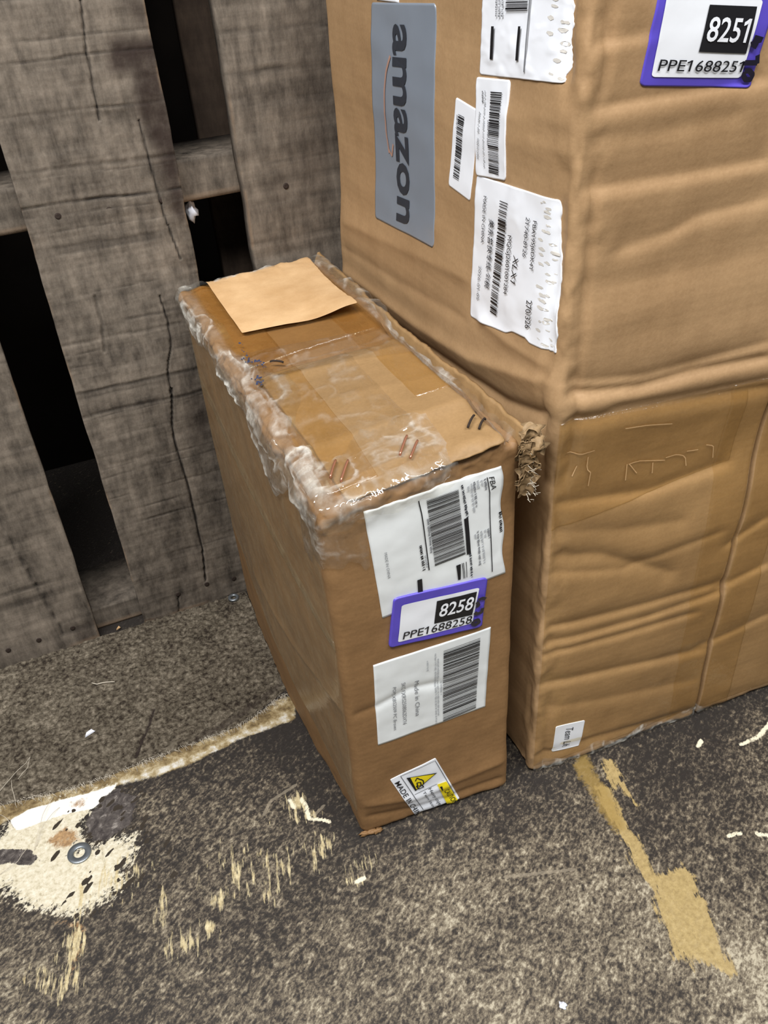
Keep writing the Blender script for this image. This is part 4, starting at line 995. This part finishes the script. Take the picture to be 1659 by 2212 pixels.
ribbons(SB, 'front', [L['caut_l'], L['caut_l2'], L['caut_l3']], .0005, M['ink_slate'], o, of)
tri = lambda k: [L[k][0], L[k][1], L[k][2], L[k][2]]
quadpatch(SB, 'front', tri('caut_tri'), M['ink'], o, of + .0002, 'warning_triangle', (14, 14)); quadpatch(SB, 'front', tri('caut_trii'), M['yellow'], o, of + .0006, 'triangle_fill', (14, 14))
ribbons(SB, 'front', L['caut_hand'], .0011, M['ink'], o, of + .0010, 'hands_symbol')
quadpatch(SB, 'front', L['caut_y'], M['yellow'], o, of + .0002, 'caution_panel', (16, 10)); quadpatch(SB, 'front', tri('caut_yw'), M['ink'], o, of + .0007, 'small_triangle', (6, 6))
text(SB, 'front', 'CAUTION', L['caut_yt'], M['ink'], o, of + .0008, .004)
text(SB, 'front', 'Heavy object', L['caut_t2'], M['ink_slate'], o, of); text(SB, 'front', 'Team lifting', L['caut_t3'], M['ink_slate'], o, of)
# staples
for i, (a, b) in enumerate(L['staples']):
    a = np.array(a); b = np.array(b); u = np.linspace(0, 1, 9)[:, None]
    st = a + (b - a) * u
    off = .0058 + .0012 * np.sin(np.pi * np.clip(u[:, 0], .0, 1)) ** .5
    v, f = tube(SB.F('top', st, off), .0009, 6); mesh_obj('staple', v, f, M['staple'] if i not in (0, 1, 6) else M['rust'], small)
rngb = random.Random(6); parts = []
for q in L['blue']:
    P_ = resample(np.array(q), 14)
    for i in range(26):
        c_ = P_[rngb.randrange(14)] + np.array([rngb.gauss(0, .0016), rngb.gauss(0, .0022)]); r_ = rngb.uniform(.0004, .0014)
        parts.append((SB.F('top', c_ + np.array([[r_ * rngb.uniform(.4, 1.2) * math.cos(k_), r_ * rngb.uniform(.4, 1.6) * math.sin(k_)] for k_ in np.linspace(0, 5.4, 7)]), .0066), [tuple(range(7))]))
v, f = joinm(parts); mesh_obj('blue_flecks', v, f, M['blue'], small, False)['kind'] = 'stuff'
# clear film round the crushed rim
film('clear_film', SB, small, 420, 56, left_wrap(W, D, H, .004, .381, .015, .020), .0036, 1.0, 51, 95, .0030, 'film', (1, .28, 1))
film('clear_film', SB, small, 160, 100, front_wrap(W, D, H, .002, .098, .050, .016), .0028, .55, 52, 80, .0042, 'film', (.6, 1, 1))
film('clear_film', SB, small, 90, 40, lambda a, b: np.column_stack([.010 + a * .122, .150 + .055 * b + .02 * (1 - a) - .012 * a, a * 0 + H]), .0026, .20, 53, 55, .0045)
film('clear_film', SB, small, 80, 60, lambda a, b: np.column_stack([.012 + a * .075, .02 + .15 * b, a * 0 + H]), .0024, .17, 55, 60, .0044)
def corner(a, b):     # drape round the front left corner
    q = -.045 + .075 * a; z = H - .004 - (.050 + .02 * fbm(np.column_stack([a * 5, a * 0]), 1, 3, 3)) * b
    return np.column_stack([np.where(q > 0, q, 0), np.where(q > 0, 0, -q), z])
film('clear_film', SB, small, 70, 50, corner, .0020, .35, 54, 60, .0012)
film('clear_film', SB, small, 60, 24, lambda a, b: np.column_stack([.002 + a * .10, D + a * 0 - .010 * b, H + a * 0]), .0026, .9, 57, 70, .004)
# torn right-hand panel standing above the lid
def panel(name, ylist, xl, zb, zt, th, m, seed, jag, ny=170, nz=9):
    yv = np.linspace(ylist[0], ylist[-1], ny); x = np.interp(yv, ylist, xl); b_ = np.interp(yv, ylist, zb); t_ = np.interp(yv, ylist, zt)
    q = np.column_stack([yv, yv * 0]); t_ = t_ + jag * fbm(q, 60, 4, seed); x = x + .0018 * fbm(q, 30, 3, seed + 1)
    sec = []
    hs = np.linspace(0, 1, nz)
    for s_ in hs: sec.append((-1, s_))
    for s_ in hs[::-1]: sec.append((1, s_))
    rows = []
    for sd, s_ in sec:
        zz = b_ + (t_ - b_) * s_
        xx = x + sd * th / 2 * (1 - .35 * s_ ** 3) + .004 * (s_ - .5) + .0014 * fbm(np.column_stack([yv, zz]), 70, 3, seed + 2)
        rows.append(np.column_stack([xx, yv, zz]))
    V = np.vstack(rows); n = len(sec); F = []
    for i in range(n):
        j = (i + 1) % n
        for k in range(ny - 1): F.append((i * ny + k, j * ny + k, j * ny + k + 1, i * ny + k + 1))
    F.append(tuple(i * ny for i in range(n))); F.append(tuple(i * ny + ny - 1 for i in range(n))[::-1])
    return mesh_obj(name, V, F, m, small)
tp = panel('torn_side_flap', [-.012, .02, .085, .17, .235, .335, .398], [.1545, .1530, .1495, .1455, .1430, .1430, .1415], [.383, .384, .383, .381, .380, .381, .383], [.395, .397, .3975, .397, .396, .396, .396], .0038, M['card_lid'], 5, .0022)
tp['label'] = 'torn double-walled panel edge standing above the lid'
film('clear_film', SB, small, 240, 22, lambda a, b: np.column_stack([W - .015 * b, -.004 + .385 * a, H + a * 0]), .0030, .7, 58, 85, .0065, 'film', (1, .3, 1))
# ragged paper fibres where the corner is ripped
rng = np.random.RandomState(11); parts = []
def lump(c, r, seed):
    u = np.linspace(0, math.pi, 9); w = np.linspace(0, 2 * math.pi, 15)[:-1]; V = []
    for a in u:
        for b in w: V.append((math.sin(a) * math.cos(b), math.sin(a) * math.sin(b), math.cos(a)))
    V = np.array(V); rr = 1 + .8 * fbm(V + seed, 2.2, 3, seed)
    V = np.array(c) + V * rr[:, None] * np.array(r); F = []
    for i in range(8):
        for j in range(14): F.append((i * 14 + j, (i + 1) * 14 + j, (i + 1) * 14 + (j + 1) % 14, i * 14 + (j + 1) % 14))
    return V, F
def flake(c, ax, ay, sx_, sy_, seed):       # a curled scrap of torn liner, two faces and an edge
    ax = np.array(ax) / np.linalg.norm(ax); ay = np.array(ay) - ax * np.dot(ax, ay); ay /= np.linalg.norm(ay); nn = np.cross(ax, ay)
    n_ = 6; U, V = np.meshgrid(np.linspace(-1, 1, n_), np.linspace(-1, 1, n_), indexing='ij'); u = U.ravel(); v = V.ravel()
    q = np.column_stack([u, v]) * 1.3 + seed * 7
    jx = 1 + .30 * noise(q, 1.1, seed); jy = 1 + .30 * noise(q, 1.3, seed + 1)
    P = np.array(c) + np.outer(u * jx * sx_, ax) + np.outer(v * jy * sy_, ay) + np.outer((.35 * u * u - .2 * v * v + .35 * noise(q, 1.6, seed + 2)) * sx_, nn)
    T = P - nn * .0009; F = [tuple(x) for x in grid_faces(n_, n_)] + [tuple(x + n_ * n_)[::-1] for x in grid_faces(n_, n_)]
    e = list(range(n_)) + [n_ * k_ + n_ - 1 for k_ in range(1, n_)] + [n_ * (n_ - 1) + k_ for k_ in range(n_ - 2, -1, -1)] + [n_ * k_ for k_ in range(n_ - 2, 0, -1)]
    F += [(e[k_], n_ * n_ + e[k_], n_ * n_ + e[(k_ + 1) % len(e)], e[(k_ + 1) % len(e)]) for k_ in range(len(e))]
    return np.vstack([P, T]), F
for i in range(20):
    k = i / 19
    c = (.1490 + .0035 * rng.randn() * .5, -.0055 - .004 * rng.rand(), .396 - .044 * k)
    parts.append(flake(c, (.8 + .3 * rng.randn(), -.35, .3 * rng.randn()), (.2 * rng.randn(), -.2, 1), .0052 * rng.uniform(.6, 1.2), .0056 * rng.uniform(.6, 1.3), 30 + i))
for i in range(9): parts.append(flake((.1555 + .002 * rng.randn(), -.013 + .018 * rng.rand(), .392 + .004 * rng.randn()), (.6, .5 * rng.randn(), .5), (.2, -1, .3 * rng.randn()), .0048, .0065 * rng.uniform(.7, 1.3), 60 + i))
v, f = joinm(parts); mesh_obj('torn_corner', v, f, M['card_torn'], small)['label'] = 'ripped corner with pale torn liner'
fz = []
for i in range(24):
    k = rng.rand(); b = np.array([.151 + .004 * rng.randn() * .5, -.010 - .004 * rng.rand(), .394 - .05 * k]); d = rng.randn(3) * [.5, .5, .6] + [.2, -.5, 0]; d = d / np.linalg.norm(d) * rng.uniform(.003, .007)
    fz.append(tube(np.array([b, b + d * .5 + rng.randn(3) * .0008, b + d]), .00022, 3))
v, f = joinm(fz); mesh_obj('torn_fibres', v, f, M['thread'], small)['kind'] = 'stuff'
v, f = joinm([lump((.006 + .006 * i, .0060 - .001 * i, .0030), (.0048, .0026, .0022), 90 + i) for i in range(3)]); v[:, 2] = np.maximum(v[:, 2], .0002)
mesh_obj('frayed_bottom_corner', v, f, M['card_small'], small)

# ================================================================== litter on the floor
def ring(name, c, ro, ri, h, z, m, label, cat):
    n = 40; a = np.linspace(0, 2 * math.pi, n + 1)[:-1]; prof = [(ri, 0), (ri, h * .8), (ri + .0004, h), (ro - .0005, h), (ro, h * .8), (ro, 0)]
    V = np.vstack([np.column_stack([c[0] + r * np.cos(a), c[1] + r * np.sin(a), np.full(n, z + zz)]) for r, zz in prof]); k = len(prof); F = []
    for i in range(k):
        for j in range(n): F.append((i * n + j, i * n + (j + 1) % n, ((i + 1) % k) * n + (j + 1) % n, ((i + 1) % k) * n + j))
    return tag(mesh_obj(name, V, [q[::-1] for q in F], m), label, cat)
ring('steel_washer', G['washer'], .0108, .0052, .0016, .0004, M['steel'], 'flat steel washer lying on the cream-stained floor', 'washer')
ring('steel_nut', G['nut'], .0066, .0030, .0035, .0034, M['steel'], 'small shiny steel ring on the carpet close to the pallet foot', 'ring')
def chip(name, pts, z, h, m, label, cat):
    P = np.array(pts); c = P.mean(0); n = len(P)
    V = np.vstack([np.column_stack([P, np.full(n, z)]), np.column_stack([c + (P - c) * .85, z + h * (1 + .3 * np.cos(np.arange(n) * 2.1))])])
    F = [(i, (i + 1) % n, n + (i + 1) % n, n + i) for i in range(n)] + [tuple(range(n, 2 * n)), tuple(range(n))[::-1]]
    ar = sum(P[i][0] * P[(i + 1) % n][1] - P[(i + 1) % n][0] * P[i][1] for i in range(n))
    if ar < 0: F = [q[::-1] for q in F]
    return tag(mesh_obj(name, V, F, m, None, False), label, cat)
chip('plastic_flake', G['flake'], .0036, .0014, M['foam'], 'white scrap of plastic lying on the carpet', 'scrap')
chip('wood_splinter', [[x, y] for x, y in G['chip2']] , .0034, .0012, M['kraft'], 'tiny tan splinter on the carpet at the foot of the pallet gap', 'splinter')
v, f = lump((G['dot'][0], G['dot'][1], .0016), (.0030, .0030, .0014), 3)
tag(mesh_obj('foam_bead', v, f, M['foam']), 'white foam bead on the bare floor in the foreground', 'bead')
def thread(name, pts, z, r, m, label, group=None, arch=.002):
    P = resample(pts, 14); k = np.sin(np.linspace(0, math.pi, 14)); P = np.column_stack([P, z + arch * k])
    P[:, :2] += .0012 * np.column_stack([noise(P, 50, 3), noise(P, 50, 4)])
    v, f = tube(P, r, 5); return tag(mesh_obj(name, v, f, m), label, 'thread', group)
thread('lint_thread', G['lint'], .0042, .0006, M['thread'], 'short curved pale thread on the middle of the carpet')
HL = ['longest pale fibre at the left frame edge, arching over the carpet', 'short pale fibre hanging down to the carpet edge at the left',
      'pale fibre looping back along the carpet at far left', 'fine pale fibre lying across the white-painted strip of floor', 'fine pale fibre beside the washer on cream paint',
      'pale fibre at the left frame edge just below the carpet', 'lowest pale fibre, left of the washer by the dark patch']
for i, q in enumerate(G['hairs']):
    thread('loose_fibre', q, .0042 if i < 3 else .0008, .00022, M['thread'], HL[i], 'loose fibres by the carpet edge', .004)
px, pz_ = PL['plastic'][0]
cen = pw(np.array([px]), np.array([pz_]), np.array([.030]))[0]
v, f = lump(cen, (.005, .006, .008), 14)
tag(mesh_obj('plastic_scrap', v, f, M['foam']), 'crumpled white plastic scrap caught under the pallet stringer', 'scrap')
